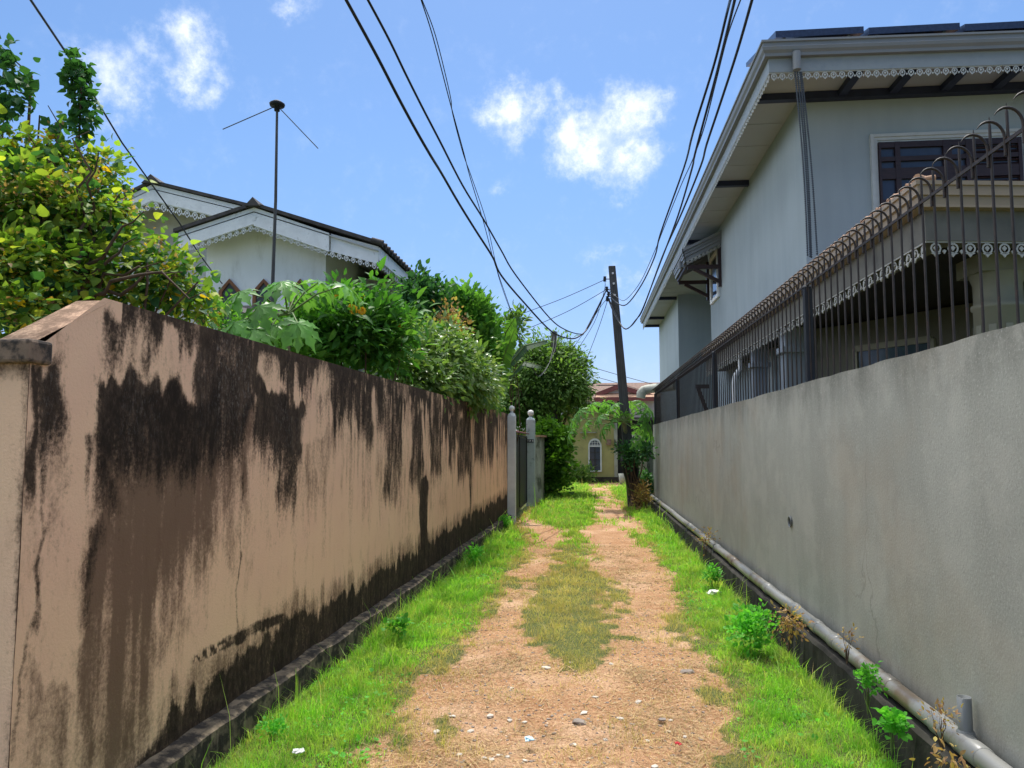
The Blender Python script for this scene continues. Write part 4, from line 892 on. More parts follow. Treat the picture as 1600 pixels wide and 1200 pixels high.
# ------------------------------------------------------------------ GATE, PILLARS, FAR END
def far_end():
    def pillar(px, yb, top_z, w, Yv, m, label, plate=False):
        p = at(px, yb, Y=Yv); r = empty('gate_pillar', (p.x, Yv, 0), label, 'pillar', 'white gate pillars'); z = top_z
        mb = MB(); mb.box((p.x-w/2, Yv, -.1), (p.x+w/2, Yv+w, z)); mb.build('shaft', m, r, .008)
        mb = MB(); c = (p.x, Yv+w/2, z); mb.lathe(c, [(w*.5, 0), (w*.45, .03), (w*.3, .06), (w*.18, .07), (w*.18, .11)], 20); mb.build('cap', m, r)
        R_ = w*.36; mb = MB(); mb.lathe((c[0], c[1], z+.1+R_), [(R_*math.sin(a), -R_*math.cos(a)) for a in np.linspace(0.05, math.pi, 14)], 20); mb.build('ball_finial', M['ball'], r)
        if plate:
            zc = at(px, 689, Y=Yv).z; mb = MB(); mb.box((p.x-w*.4, Yv-.012, zc-.045), (p.x+w*.38, Yv-.001, zc+.045)); pl = mb.build('number_plate', M['plate'], r)
            cu = bpy.data.curves.new('t', 'FONT'); cu.body = '158 B'; cu.size = .075; cu.align_x = 'CENTER'; cu.align_y = 'CENTER'; cu.extrude = .001
            to = bpy.data.objects.new('t', cu); C.objects.link(to); dg = bpy.context.evaluated_depsgraph_get(); me = bpy.data.meshes.new_from_object(to.evaluated_get(dg)); bpy.data.objects.remove(to)
            for v in me.vertices: q = v.co.copy(); v.co = (q.x+p.x-.005, Yv-.016-q.z, q.y+zc)
            me.materials.clear(); me.materials.append(M['ink']); link('plate_lettering', me, pl)
    pillar(799, 800, at(799, 650, Y=15.4).z, .17, 15.35, M['pillarwhite'], 'white gate pillar with ball top at the end of the mouldy wall')
    pillar(829, 780, at(829, 656, Y=20).z, .235, 19.9, M['pillar'], 'pale blue gate pillar with ball top and black number plate', True)
    g = empty('gate', (-1.55, 17.5, 0), 'black sheet metal gate between the two ball topped pillars', 'gate')
    mb = MB(); xa, xb = -1.6, -1.53
    for k in range(2):
        y0 = 15.6+k*2.15; y1 = y0+2.1; mb.box((-1.6, y0, .06), (-1.585, y1, 1.75))
    mb.build('panel', M['gate'], g)
    mb = MB()
    for k in range(2):
        y0 = 15.58+k*2.16; y1 = y0+2.13
        for a, b in (((-1.62, y0, .04), (-1.565, y0+.05, 1.8)), ((-1.62, y1-.05, .04), (-1.565, y1, 1.8)), ((-1.619, y0+.05, 1.76), (-1.566, y1-.05, 1.8)), ((-1.619, y0+.05, .04), (-1.566, y1-.05, .08))): mb.box(a, b)
    mb.build('frame', M['gate'], g)
    mb = MB(); mb.prism([(-2.2, 15.6, 2.0), (-1.5, 15.6, 1.84), (-1.5, 15.6, 1.87), (-2.2, 15.6, 2.03)], (0, 4.2, 0)); tag(mb.build('gate_canopy', M['redpaint']), 'thin rusty sheet roof just behind the black gate', 'roof')
    w = empty('lichen_wall', (-1.4, 21.5, 0), 'pale lichen stained wall stub with tile coping beside the blue pillar', 'wall')
    mb = MB(); x0 = at(836, 700, Y=20.4).x; x1 = at(846, 700, Y=20.4).x; mb.box((x0, 20.3, 0), (x1, 24, 1.78)); mb.build('wall_body', M['palewall'], w)
    mb = MB(); mb.box((x0-.05, 20.24, 1.783), (x1+.07, 24, 1.83)); mb.build('coping', M['salmon'], w)
    # olive house
    Y = 31.; P = lambda px, py, y=Y: at(px, py, Y=y)
    h = empty('olive_house', (0, Y, 0), 'small olive yellow house with an arched window closing the lane', 'house')
    xl = P(855, 700).x-1.5; xr = P(964, 700).x; e0 = P(862, 657); ap = P(918, 631); e1z = P(964, 650).z
    mb = MB(); mb.prism([(xl, Y, 0), (xr, Y, 0), (xr, Y, e1z), (ap.x, Y, ap.z-.1), (e0.x, Y, e0.z-.1), (xl, Y, e0.z-.6)], (0, 6, 0)); mb.build('wall', M['olive'], h)
    mb = MB(); mb.prism([(xl, Y-.35, e0.z-.6), (e0.x, Y-.35, e0.z-.04), (ap.x, Y-.35, ap.z), (xr+.3, Y-.35, e1z+.02), (xr+.3, Y-.35, e1z+.1), (ap.x, Y-.35, ap.z+.08), (e0.x, Y-.35, e0.z+.04), (xl, Y-.35, e0.z-.5)], (0, 6.5, 0)); mb.build('roof', M['palewall'], h)
    mb = MB(); mb.box((xr-.12, Y-.05, 0), (xr+.02, Y-.002, 2.6)); mb.build('corner_board', M['palewall'], h)
    mb = MB(); mb.box((xl, Y-.12, 0), (xr+.5, Y-.003, .22)); mb.build('plinth', M['ledge'], h)
    # arched window
    xa, xb = P(919, 700).x, P(940, 700).x; zb, zt = P(929, 737).z, P(929, 697).z; cx = (xa+xb)/2; ro = (xb-xa)/2
    def arch(r, z0): return [Vector((cx-r, Y, z0)), Vector((cx+r, Y, z0))]+[Vector((cx+r*math.cos(a), Y, zt+1.15*r*math.sin(a))) for a in np.linspace(0, math.pi, 13)]
    o, i_ = arch(ro, zb), arch(ro-.06, zb+.06); mb = MB()
    for j in range(len(o)): mb.prism([o[j], o[(j+1) % len(o)], i_[(j+1) % len(o)], i_[j]], (0, -.05, 0))
    mb.box((xa+.06, Y-.04, zt-.03), (xb-.06, Y-.01, zt+.03)); w = mb.build('window', M['pillarwhite'], h)
    mb = MB(); mb.face([p-Vector((0, .006, 0)) for p in i_]); mb.build('pane', M['glass'], w)
    mb = MB()
    for k in range(1, 4): x = xa+.06+(xb-xa-.12)*k/4; mb.box((x-.008, Y-.03, zt+.03), (x+.008, Y-.02, zt+.25))
    for k in range(1, 4): mb.box((xa+.06, Y-.035, zt+k*.07), (xb-.06, Y-.024, zt+k*.07+.015))
    mb.build('lattice', M['pillarwhite'], w)
    mb = MB(); mb.box((cx-.015, Y-.03, zb+.06), (cx+.015, Y-.02, zt-.03)); 
    for zz in (zb+.5, zb+.8): mb.box((xa+.06, Y-.032, zz), (xb-.06, Y-.022, zz+.02))
    mb.build('mullion', M['gate'], w)
    mb = MB(); a = P(912, 676); mb.box((a.x-.15, Y-.1, a.z-.02), (a.x+.55, Y-.003, a.z+.02)); mb.build('ledge', M['palewall'], h)
    mb = MB(); a = P(951, 691); mb.box((a.x-.1, Y-.12, a.z-.12), (a.x+.1, Y-.003, a.z+.12)); mb.build('meter_box', M['browntile'], h)
    # dark opening beside the house, its shade painted as a near-black block
    d = empty('dark_opening', (2, 32, 0), 'dark opening right of the olive house, painted as a near-black block', 'shed'); mb = MB(); mb.box((xr+.03, 32.2, 0), (4, 34, 2.6)); mb.build('wall', M['gate'], d); mb = MB(); mb.box((xr+.03, 31.4, 2.6), (4, 34, 2.7)); mb.build('roof', M['darktile'], d)
    p = at(967, 750, Z=.0); mb = MB(); mb.lathe((p.x, 29.5, 0), [(0, 0), (.13, 0), (.17, .42), (.155, .42), (.13, .05), (0, .05)], 16); tag(mb.build('bucket', M['bucket']), 'pale plastic bucket standing beside the olive house corner', 'bucket')
    # wall stub beyond
    w = MB(); x0 = at(992, 700, Y=23).x; w.box((x0, 23, 0), (x0+.36, 27, 1.9)); w.build('wall_stub', M['beigewall']); tag(bpy.data.objects['wall_stub'], 'short beige wall stub behind the leaning pole', 'wall')
    w = MB(); w.box((x0+.363, 23.3, 0), (5, 23.5, 1.7)); tag(w.build('recess_wall', M['palewall']), 'shaded wall in the recess past the end of the grey wall', 'wall')
    a = at(1002, 612, Y=23.5); b = at(1035, 606, Y=22.5); mb = MB(); mb.tube([a+Vector((-.02, 0, -.2)), a+Vector((0, 0, -.05)), a+Vector((.08, 0, .04)), a+Vector((.2, 0, .08)), b+Vector((.4, 0, .06))], [.14, .15, .15, .14, .14], 16); tag(mb.build('air_duct', M['palepipe']), 'pale curved plastic duct poking out above the railing end', 'pipe')
    # red roofed house far behind
    Y = 48.; h = empty('red_gabled_house', (1.5, Y, 0), 'distant house with brown tiles and dark red gable above the olive house', 'house')
    rx0, rx1 = P(905, 600, Y).x, P(1060, 600, Y).x; zt_ = P(950, 600, Y).z; ze = P(930, 613, Y).z-.3
    mb = MB(); mb.prism([(rx0, Y+1, ze-.2), (rx1, Y+1, ze-.2), (rx1-.2, Y+4.5, zt_+.4), (rx0+.2, Y+4.5, zt_+.4)], (0, .1, .05)); mb.build('roof', M['browntile'], h)
    a = P(933, 597, Y); b = P(972, 597, Y); mb = MB(); mb.box((a.x, Y+4, a.z-.1), (b.x, Y+4.4, a.z+.14)); mb.build('ridge_tile', M['darktile'], h)
    mb = MB(); mb.box((rx0+.3, Y+1.6, 0), (rx1, Y+4, ze)); mb.build('wall', M['pinkwall'], h)
    A = P(966, 600, Y-1); L_ = P(930, 614, Y-1); R_ = P(1024, 617, Y-1)
    mb = MB()
    for p, q in ((L_, A), (A, R_)): mb.prism([p, q, q-Vector((0, 0, .32)), p-Vector((0, 0, .3))], (0, .2, 0))
    mb.build('gable_board', M['redpaint'], h)
    mb = MB(); mb.prism([L_-Vector((0, -.25, .0)), A-Vector((0, -.25, .05)), R_-Vector((0, -.25, 0)), R_-Vector((0, -.25, .4)), L_-Vector((0, -.25, .4))], (0, .1, 0)); mb.build('gable_wall', M['pinkwall'], h)
    zl = P(960, 617, Y-1).z; mb = MB(); mb.prism([(L_.x, Y-1.3, zl-.16), (R_.x+.2, Y-1.3, zl-.16), (R_.x+.1, Y-.6, zl+.22), (L_.x+.2, Y-.6, zl+.22)], (0, .05, .02)); mb.build('lower_roof', M['salmon'], h)
    mb = MB(); mb.box((L_.x-.1, Y-1.35, zl-.42), (R_.x+.3, Y-1.25, zl-.17)); mb.build('fascia', M['redpaint'], h)
    mb = MB(); mb.box((L_.x+.2, Y-.6, 0), (R_.x, Y-.4, zl-.2)); mb.build('front_wall', M['pinkwall'], h)
    for px in (949, 973): q = P(px, 630, Y-.65); mb = MB(); mb.box((q.x-.35, Y-.64, q.z-1), (q.x+.35, Y-.605, q.z+.25)); mb.build('window', M['glass'], h)
far_end()

# ------------------------------------------------------------------ POLES & CABLES
def poles():
    Y = 19.; b = at(990, 790, Y=Y); t = at(956, 416, Y=Y)
    r = empty('utility_pole', (b.x, Y, 0), 'tall dark leaning utility pole beside the papaya tree', 'pole')
    b = Vector((b.x, Y, -.1)); mb = MB(); d = (t-b)
    w0, w1 = .27, .18; n = 8; vs = []
    for i in range(n+1):
        u = i/n; c = b+d*u; w = w0+(w1-w0)*u
        for sx, sy in ((-1, -1), (1, -1), (1, 1), (-1, 1)): vs.append(c+Vector((sx*w/2, sy*w*.4, 0)))
    mb.add(vs, [(i*4+k, i*4+(k+1) % 4, i*4+4+(k+1) % 4, i*4+4+k) for i in range(n) for k in range(4)]+[(0, 3, 2, 1), (n*4, n*4+1, n*4+2, n*4+3)]); mb.build('shaft', M['pole'], r, .015)
    mb = MB()
    for py in (427, 443, 461): q = at(956.5+(py-416)*.091, py, Y=Y-.085); mb.box(q-Vector((.025, .01, .025)), q+Vector((.025, .004, .025)))
    mb.build('bolt_hole', M['ink'], r)
    mb = MB(); hubs = [(945, 436), (948, 452), (951, 460), (949, 467)]
    for px, py in hubs:
        q = at(px, py, Y=Y); q2 = at(956+(py-416)*.091, py, Y=Y); mb.tube([q, q2], .012, 6); mb.lathe(q, [(0, -.07), (.045, -.06), (.03, -.03), (.05, 0), (.03, .03), (.045, .06), (0, .08)], 10)
    mb.build('insulator', M['postmetal'], r)
    # second post
    Y2 = 23.6; t2 = at(866, 518, Y=Y2); b2 = at(862, 700, Y=Y2); r2 = empty('service_post', (b2.x, Y2, 0), 'weathered upright service post rising from the hedge', 'pole')
    mb = MB(); mid = at(864, 590, Y=Y2); mb.tube([(b2.x, Y2, -.1), mid+Vector((0, 0, -.01)), mid, t2], [.165, .15, .1, .085], 12); mb.build('shaft', M['polebrown'], r2)
    def cable(pts, rad, label, dep):
        # pts photo pixels, dep depths along Y at each pt (interpolated)
        n = len(pts); D = np.interp(np.arange(n), [q[0] for q in dep], [q[1] for q in dep]); W = [at(px, py, Y=y) for (px, py), y in zip(pts, D)]
        out = []
        for i in range(n-1):
            p0 = W[max(i-1, 0)]; p1 = W[i]; p2 = W[i+1]; p3 = W[min(i+2, n-1)]
            for k in range(5):
                u = k/5; out.append(.5*((2*p1)+(p2-p0)*u+(2*p0-5*p1+4*p2-p3)*u*u+(3*p1-p0-3*p2+p3)*u**3))
        out.append(W[-1]); e = W[0]+(W[0]-W[1]).normalized()*1.5; out.insert(0, e)
        mb = MB(); mb.tube(out, rad, 6); tag(mb.build('cable', M['cable']), label, 'cable', 'overhead cables strung to the leaning pole')
    A = [(541,0),(588,86),(620,148),(648,200),(671,240),(690,271),(716,316),(742,358),(770,402),(783,430),(819,473),(862,518),(891,529),(907,524),(922,507),(948,452)]
    cable(A, .017, 'thick black overhead cable, leftmost of the three running up from the pole', [(0, 6.4), (4, 8.2), (9, 12.5), (11, 16), (12, 17.5), (15, 19)])
    B = [(575,0),(608,62),(634,116),(660,168),(687,220),(723,290),(755,342),(783,391),(806,430),(859,497),(885,516),(907,522),(915,516),(948,452)]
    cable(B, .013, 'overhead cable second from the left above the lane', [(0, 6.4), (4, 8.2), (8, 12.8), (10, 17), (13, 19)])
    C1 = [(658,0),(676,56),(700,148),(708,178),(725,240),(734,275),(755,345),(770,402),(781,435),(798,484),(804,501),(820,550),(835,582),(845,587),(857,570),(864,545),(866,522)]
    D1 = [(0, 7), (4, 9.5), (8, 14), (11, 18.5), (16, 23.6)]
    cable(C1, .007, 'thin twisted cable looping down to the service post', D1)
    cable([(x+(3.2*math.sin(i*1.3)+1.5), y) for i, (x, y) in enumerate(C1)], .006, 'partner strand twisted round the thin cable to the service post', D1)
    R1 = [(1141,0),(1136,20),(1116,100),(1088,190),(1080,218),(1068,264),(1032,365),(1023,401),(1003,444),(980,475),(965,474),(951,460)]
    cable(R1, .014, 'leftmost of the dark cables passing the grey house eave', [(0, 6.6), (4, 9.6), (6, 13.5), (8, 16.5), (11, 19)])
    R2 = [(1148,0),(1130,74),(1114,136),(1086,240),(1081,264),(1059,338),(1030,415),(1006,478),(996,497),(984,511),(972,510),(951,466)]
    cable(R2, .014, 'dark cable crossing the grey house gutter, second from the left', [(0, 6.6), (3, 9.6), (5, 12.5), (7, 16.5), (11, 19)])
    R3 = [(1157,0),(1142,40),(1133,70),(1118,130),(1100,200),(1082,250),(1064,290),(1035,362),(1026,385),(1001,440),(978,468),(966,466),(950,452)]
    cable(R3, .007, 'thin cable between the two heavier cables beside the eave', [(0, 6.7), (4, 9), (7, 13.5), (9, 16.5), (12, 19)])
    R4 = [(1175,0),(1152,80),(1126,160),(1104,226),(1095,259),(1066,331),(1034,403),(1005,482),(994,499),(978,514),(962,495),(950,467)]
    cable(R4, .014, 'rightmost dark cable crossing in front of the grey house eave', [(0, 6.6), (3, 9.4), (5, 12), (7, 17), (11, 19)])
    cable([(760,512),(811,492),(880,466),(945,437)], .008, 'upper thin wire from the leaning pole toward the left trees', [(0, 20), (3, 19)])
    cable([(790,523),(825,513),(890,485),(948,452)], .008, 'lower thin wire from the leaning pole toward the left trees', [(0, 20), (3, 19)])
    for k, (pts, lb) in enumerate((([(890,552),(920,508),(938,480),(948,467)], 'slack wire dropping from the pole behind the big tree'), ([(893,560),(928,505),(944,455),(945,437)], 'second slack wire dropping from the pole top behind the big tree'), ([(910,578),(925,540),(938,505),(950,467)], 'steep wire falling from the pole into the gap right of the big tree'))):
        cable(pts, .008, lb, [(0, 24), (3, 19)])
    cable([(900,566),(960,584),(1030,603),(1100,622)], .015, 'distant wire sloping down behind the leaning pole', [(0, 40), (3, 40)])
    cable([(905,583),(950,594),(1010,612)], .015, 'distant lower wire above the red gabled house', [(0, 42), (2, 42)])
    pts = [(48,0),(105,85),(150,155),(190,222),(235,285),(280,348),(310,395),(332,425),(347,443)]
    n = len(pts); W = [at(px, py, Y=y) for (px, py), y in zip(pts, np.linspace(5.4, 13.9, n))]; W.insert(0, W[0]+(W[0]-W[1])); mb = MB(); mb.tube(W, .011, 6); tag(mb.build('cable', M['cable']), 'single dark cable crossing the sky to the white house window', 'cable')
    # black wrap around the pole foot
    p = at(988, 745, Y=18.8); c = Vector((p.x, 18.85, .35)); mb = MB(); n = 16; vs = []
    prof = [(.12, .0), (.14, .15), (.18, .42), (.22, .6), (.24, .85), (.22, .98), (.14, 1.02)]
    for r_, z in prof:
        for k in range(n): a = 2*math.pi*k/n; q = r_*(1+.12*math.sin(3*a+z*5)+random.uniform(-.05, .05)); vs.append((c.x+q*math.cos(a)*.9-z*.07, c.y+q*math.sin(a), z+.3))
    mb.add(vs, [(i*n+k, i*n+(k+1) % n, (i+1)*n+(k+1) % n, (i+1)*n+k) for i in range(len(prof)-1) for k in range(n)], True); tag(mb.build('plastic_sheet', M['bin']), 'black plastic sheet bundled around the foot of the leaning pole', 'sheet')
    # old stump
    p = at(990, 790, Z=0); c = Vector((p.x+.02, 18.75, 0)); mb = MB(); n = 14; vs = []; prof = [(.24, -.03), (.15, .12), (.1, .4), (.11, .6), (.09, .66)]
    for r_, z in prof:
        for k in range(n): a = 2*math.pi*k/n; q = r_*(1+.2*math.sin(4*a)+random.uniform(-.1, .1)); vs.append((c.x+q*math.cos(a), c.y+q*math.sin(a), z))
    mb.add(vs, [(i*n+k, i*n+(k+1) % n, (i+1)*n+(k+1) % n, (i+1)*n+k) for i in range(len(prof)-1) for k in range(n)], True); tag(mb.build('tree_stump', M['bark']), 'rough brown stump at the foot of the leaning pole', 'stump')
poles()

# ------------------------------------------------------------------ PLANTS
def plants():
    # 1 big vine shrub behind the near wall
    Y = 4.6
    r = empty('climbing_shrub', (-4.2, Y, 0), 'yellow green climbing shrub with dry pinkish bracts over the near wall corner', 'shrub')
    bl = [blob(*q) for q in ((30,430,105,4.3,.6),(125,435,85,4.6,.6),(60,320,82,4.6,.6),(140,335,62,4.7,.5),(25,250,42,4.7,.4),(108,262,42,4.8,.35),(163,268,26,4.9,.25),(182,345,34,4.9,.3),(238,440,50,5,.4),(292,465,34,5.2,.3),(250,398,22,5,.25),(282,430,18,5.1,.2),(-60,330,110,4.4,.7),(95,225,16,4.8,.15),(60,235,20,4.8,.2),(30,495,60,4.0,.5),(310,485,20,5.2,.2))]
    crown('foliage', bl, 1050, 8, .05, M['L_vine'], r, 'heart', .08, .15, .2, .6, .5)
    crown('shaded_leaves', bl, 330, 7, .06, M['L_vinedark'], r, 'heart', .09, .2, .1, .7)  # deep green leaves mixed in to stand for the shaded foliage
    crown('dry_bracts', bl[2:]+bl[:1], 420, 16, .024, M['L_dry'], r, 'leaf', .045, 0, .3, .35)
    crown('yellow_leaves', bl, 90, 2, .055, M['L_orange'], r, 'heart', .05, .2, 0, .3)
    tp = [blob(*q) for q in ((10,80,14,4.7,.1),(12,115,20,4.7,.12),(30,150,24,4.7,.12),(8,165,22,4.7,.15))]
    crown('young_leaves', tp, 60, 5, .055, M['L_vinedark'], r, 'heart', .04, .1, .2, .6)
    tp = [blob(*q) for q in ((116,98,12,4.9,.08),(123,118,17,4.9,.08),(128,150,19,4.9,.08),(130,180,18,4.9,.08),(133,200,12,4.9,.06))]
    crown('young_leaves', tp, 80, 5, .05, M['L_vinedark'], r, 'heart', .035, .1, .1, .6)
    g = Vector((-3.6, 4.9, .0)); tg = [at(*q, Y=4.85) for q in ((128,110),(97,230),(62,180),(150,270),(18,90),(200,330),(270,430),(175,420),(60,330),(10,250),(230,400),(310,440),(105,280),(140,330))]
    branches('branches', (-3.7, 4.9, .2), tg, .035, M['bark'], r, 7, .14)
    tw = [at(*q, Y=4.35+.4*random.random()) for q in ((40,205),(75,165),(100,250),(155,235),(120,310),(190,300),(215,370),(250,410),(60,300),(20,330),(285,425),(160,400),(320,455),(90,400),(225,330),(140,205))]
    branches('twigs', at(110,470,Y=4.5), tw, .02, M['bark'], r, 7, .16)
    # 2 left papaya
    def papaya(root, spots, L, top, mt='L_pap', wid=1.0):
        for (c, tilt) in spots:
            c = Vector(c); mb = MB(); pet = [top, top.lerp(c, .5)+Vector((0, 0, .06)), c]; mb.tube(pet, [.012, .009, .006], 6); mb.build('leaf_stalk', M['stem'], root)
            out = Vector((c.x-top.x, c.y-top.y, 0)); out = out.normalized() if out.length > .01 else Vector((1, 0, 0))
            nrm = (Vector((0, 0, 1))*math.cos(tilt)+out*math.sin(tilt)).normalized(); fw = (out-nrm*out.dot(nrm)).normalized(); sd = nrm.cross(fw)
            angs = np.radians([-140, -100, -62, -30, 0, 30, 62, 100, 140]); P = []; D = []; LL = []
            for a in angs:
                P.append(c); D.append(fw*math.cos(a)+sd*math.sin(a)-nrm*random.uniform(.0, .35)); LL.append(L*(1-.42*abs(a)/2.6)*random.uniform(.9, 1.1))
            P = np.array([tuple(p) for p in P]); D = np.array([tuple(p) for p in D]); N = np.tile(np.array(tuple(nrm)), (len(P), 1))
            V, Q = leaves(P, D, N, np.array(LL), 'lobe', .35, .2, wid); numpy_mesh('leaf', V, [Q], M[mt], root)
    t = at(450, 470, Y=7.6)
    r = empty('papaya_plant', (t.x, t.y, 0), 'papaya plant with big lobed leaves rising behind the left wall', 'papaya plant')
    mb = MB(); mb.tube([(t.x+.02, t.y, 0), (t.x, t.y, 1.), (t.x, t.y, t.z-.2)], [.06, .05, .035], 10); mb.build('trunk', M['papstem'], r)
    sp = [(at(375,455,Y=7.1), .6), (at(440,440,Y=7.4), .5), (at(405,478,Y=7.0), .9), (at(470,455,Y=7.9), .3), (at(365,505,Y=6.9), .8), (at(500,440,Y=7.8), .4), (at(395,515,Y=6.9), .7), (at(540,445,Y=7.7), .5), (at(465,505,Y=7.), .9), (at(425,508,Y=7.3), .6)]
    papaya(r, sp, .36, t+Vector((0, 0, -.15)))
    def shrub(name, label, cat, blobs, ncl, per, L, mt, base, prof='leaf', spread=.1, wood='bark', nb=9, r0=.03, extra=None, up=.5, droop=0, shell=.45, bend=.25, group=None):
        sh = []
        for b_ in blobs:
            for _k in range(3):
                a_ = random.random()*6.283; e_ = random.uniform(.2, 1.4); q_ = random.uniform(.16, .3)
                sh.append((b_[0]+b_[3]*math.cos(a_)*math.cos(e_)*1.12, b_[1]+b_[4]*math.sin(a_)*math.cos(e_)*1.12, b_[2]+b_[5]*math.sin(e_)*1.18, b_[3]*q_*.8, b_[4]*q_*.8, b_[5]*q_*1.5))
        blobs = list(blobs)+sh
        r = empty(name, base, label, cat, group); _, c = crown('foliage', blobs, ncl, per, L, M[mt], r, prof, spread, droop, up, shell, bend=bend)
        idx = rng.choice(len(c), nb, replace=False); branches('branches', base, [c[i] for i in idx], r0, M[wood], r)
        if extra: extra(r, c)
        return r
    # 3 flowering shrub
    def fl(r, c):
        for px, py, y, s in ((553,484,8.0,.055),(566,486,8.05,.05),(549,480,8.0,.04),(622,511,8.7,.045),(526,464,8.3,.035),(566,462,8.3,.03)):
            q = at(px, py, Y=y); n = 9; a = np.linspace(0, 2*np.pi, n, endpoint=False); D = np.stack([np.cos(a), -.5*np.ones(n), np.sin(a)], 1); P = np.tile(np.array(tuple(q)), (n, 1))
            V, Q = leaves(P, D, np.tile([0, -1., .3], (n, 1)), np.full(n, s), 'round', .3, .1); numpy_mesh('flower', V, [Q], M['flower'], r)
    bl = [blob(*q) for q in ((480,512,32,8.6,.4),(520,505,36,8.6,.5),(570,512,42,8.6,.5),(602,495,26,8.8,.4),(545,530,60,8.5,.5),(600,540,48,8.7,.5),(500,540,45,8.5,.4),(598,452,12,8.7,.12),(460,520,30,8.4,.3),(530,472,16,8.7,.2),(565,484,22,8.6,.3),(640,500,14,8.7,.15))]
    shrub('flowering_shrub', 'dense green shrub with yellow flowers above the middle of the left wall', 'shrub', bl, 720, 7, .115, 'L_bush', (at(545,560,Y=8.7).x, 8.7, 0), 'long', .1, extra=fl, up=.45, shell=.6, bend=.4)
    # low filler just behind the wall
    bl = [blob(*q) for q in ((390,525,26,7.6,.3),(440,530,28,7.8,.3),(350,500,22,7.2,.2),(480,555,30,8,.3))]
    shrub('low_shrub', 'low bright green shrub under the papaya leaves at the left wall top', 'shrub', bl, 150, 8, .07, 'L_cit', (at(420,560,Y=7.8).x, 7.9, 0), 'leaf', .06)
    # 4 pale shrub
    bl = [blob(*q) for q in ((640,560,50,10,.6),(690,570,55,10.5,.6),(735,590,48,11.3,.6),(665,600,48,9.8,.5),(620,590,34,9.4,.4),(720,612,36,11.2,.5),(752,605,30,12.3,.4),(700,545,30,11,.4),(765,628,14,13.4,.2),(650,535,28,10.4,.4))]
    shrub('pale_shrub', 'sprawling pale green shrub spilling over the far half of the left wall', 'shrub', bl, 1150, 9, .095, 'L_pale', (at(690,640,Y=10.8).x-.3, 10.9, 0), 'lance', .1, up=.15, droop=.1, bend=.5, nb=14)
    # 5 dark creeper by the white house eave
    bl = [blob(*q) for q in ((650,465,28,14,.5),(675,480,30,14.3,.5),(640,500,35,13.8,.5),(680,520,35,14,.5),(630,520,30,13.5,.4),(655,445,16,14.2,.3),(690,500,20,14.5,.3))]
    shrub('dark_shrub', 'dark blue green shrub touching the eave of the white house', 'shrub', bl, 520, 9, .11, 'L_vinedark', (at(660,560,Y=14).x, 14, 0), 'leaf', .12)
    # reddish dry vine
    bl = [blob(*q) for q in ((700,505,18,13.6,.3),(690,520,14,13.4,.2),(715,520,16,13.6,.2))]
    shrub('dry_vine', 'patch of reddish dry twigs between the shrubs under the eave', 'vine', bl, 70, 10, .07, 'L_dry', (at(700,560,Y=13.5).x, 13.5, 0), 'leaf', .1)
    # 6 upright fresh green bush
    bl = [blob(*q) for q in ((718,480,22,15,.3),(735,490,28,15,.4),(750,510,26,15.2,.4),(728,530,34,15,.5),(755,545,28,15.2,.4),(706,465,8,15,.1),(745,475,12,15,.2))]
    shrub('bushy_tree', 'upright fresh green bushy tree left of the banana plant', 'tree', bl, 430, 9, .13, 'L_cit', (at(735,600,Y=15).x, 15.1, 0), 'leaf', .12, up=1.1)
    # 7 banana
    b = Vector((at(768,600,Y=16).x, 16, 0)); r = empty('banana_plant', b, 'banana plant with torn upright leaves beside the upright green tree', 'banana plant')
    mb = MB(); topp = Vector((b.x, 16, at(800,600,Y=16).z)); mb.tube([b, topp], [.14, .09], 12); mb.build('trunk', M['stem'], r)
    def banana(pts, Yp, w, mt, face=(0, -1, .2), tear=.15):
        W = [at(px, py, Y=y) for (px, py), y in zip(pts, Yp)]; N = 26; fc = Vector(face).normalized(); V = []; Fc = []
        def cur(u):
            u = u*(len(W)-1); i = min(int(u), len(W)-2); return W[i].lerp(W[i+1], u-i)
        for s in (-1, 1):
            for i in range(N):
                u0, u1 = i/N, (i+1)/N; a, b_ = cur(u0), cur(u1); d = (b_-a).normalized(); sd = d.cross(fc).normalized()*s
                ww = lambda u: w*math.sin(math.pi*min(1, .08+u*.9))**.55
                g_ = random.uniform(-.12, .12); o = (b_-a)*(.1 if random.random() < tear else 0)
                dz = Vector((0, 0, -w*.35))
                k = len(V); V += [a, b_-o, b_-o+sd*ww(u1)+dz+d*g_*w, a+sd*ww(u0)+dz+d*g_*w*.8]; Fc.append((k, k+1, k+2, k+3) if s > 0 else (k+3, k+2, k+1, k))
        me = bpy.data.meshes.new('leaf'); me.from_pydata([tuple(v) for v in V], [], Fc); me.materials.append(M[mt]); lf = link('leaf', me, r)
        mb = MB(); mb.tube([cur(i/8) for i in range(9)], [.02*(1-i/10) for i in range(9)], 6); mb.build('midrib', M['stem'], lf)
    banana([(785,600),(772,540),(770,478)], [16, 16, 16], .19, 'L_banana')
    banana([(783,560),(790,520),(805,495)], [15.8, 15.7, 15.5], .17, 'L_banana')
    banana([(780,605),(786,560),(806,510)], [15.6, 15.4, 15.2], .17, 'L_banana')
    banana([(795,570),(820,540),(855,531)], [16.3, 16.4, 16.6], .13, 'L_bandark', (0, -.6, .8), .05)
    banana([(795,590),(820,565),(846,572)], [16.3, 16.2, 16.1], .13, 'L_bandark', (0, -.4, .9), .05)
    banana([(785,580),(800,510),(812,492)], [16.3, 16.3, 16.2], .15, 'L_bandark')
    banana([(790,600),(775,630),(772,650)], [15.6, 15.3, 15.2], .12, 'L_banana')
    # leafy sapling by banana
    bl = [blob(*q) for q in ((795,510,12,17,.3),(810,500,9,17,.2),(808,522,8,17,.2))]
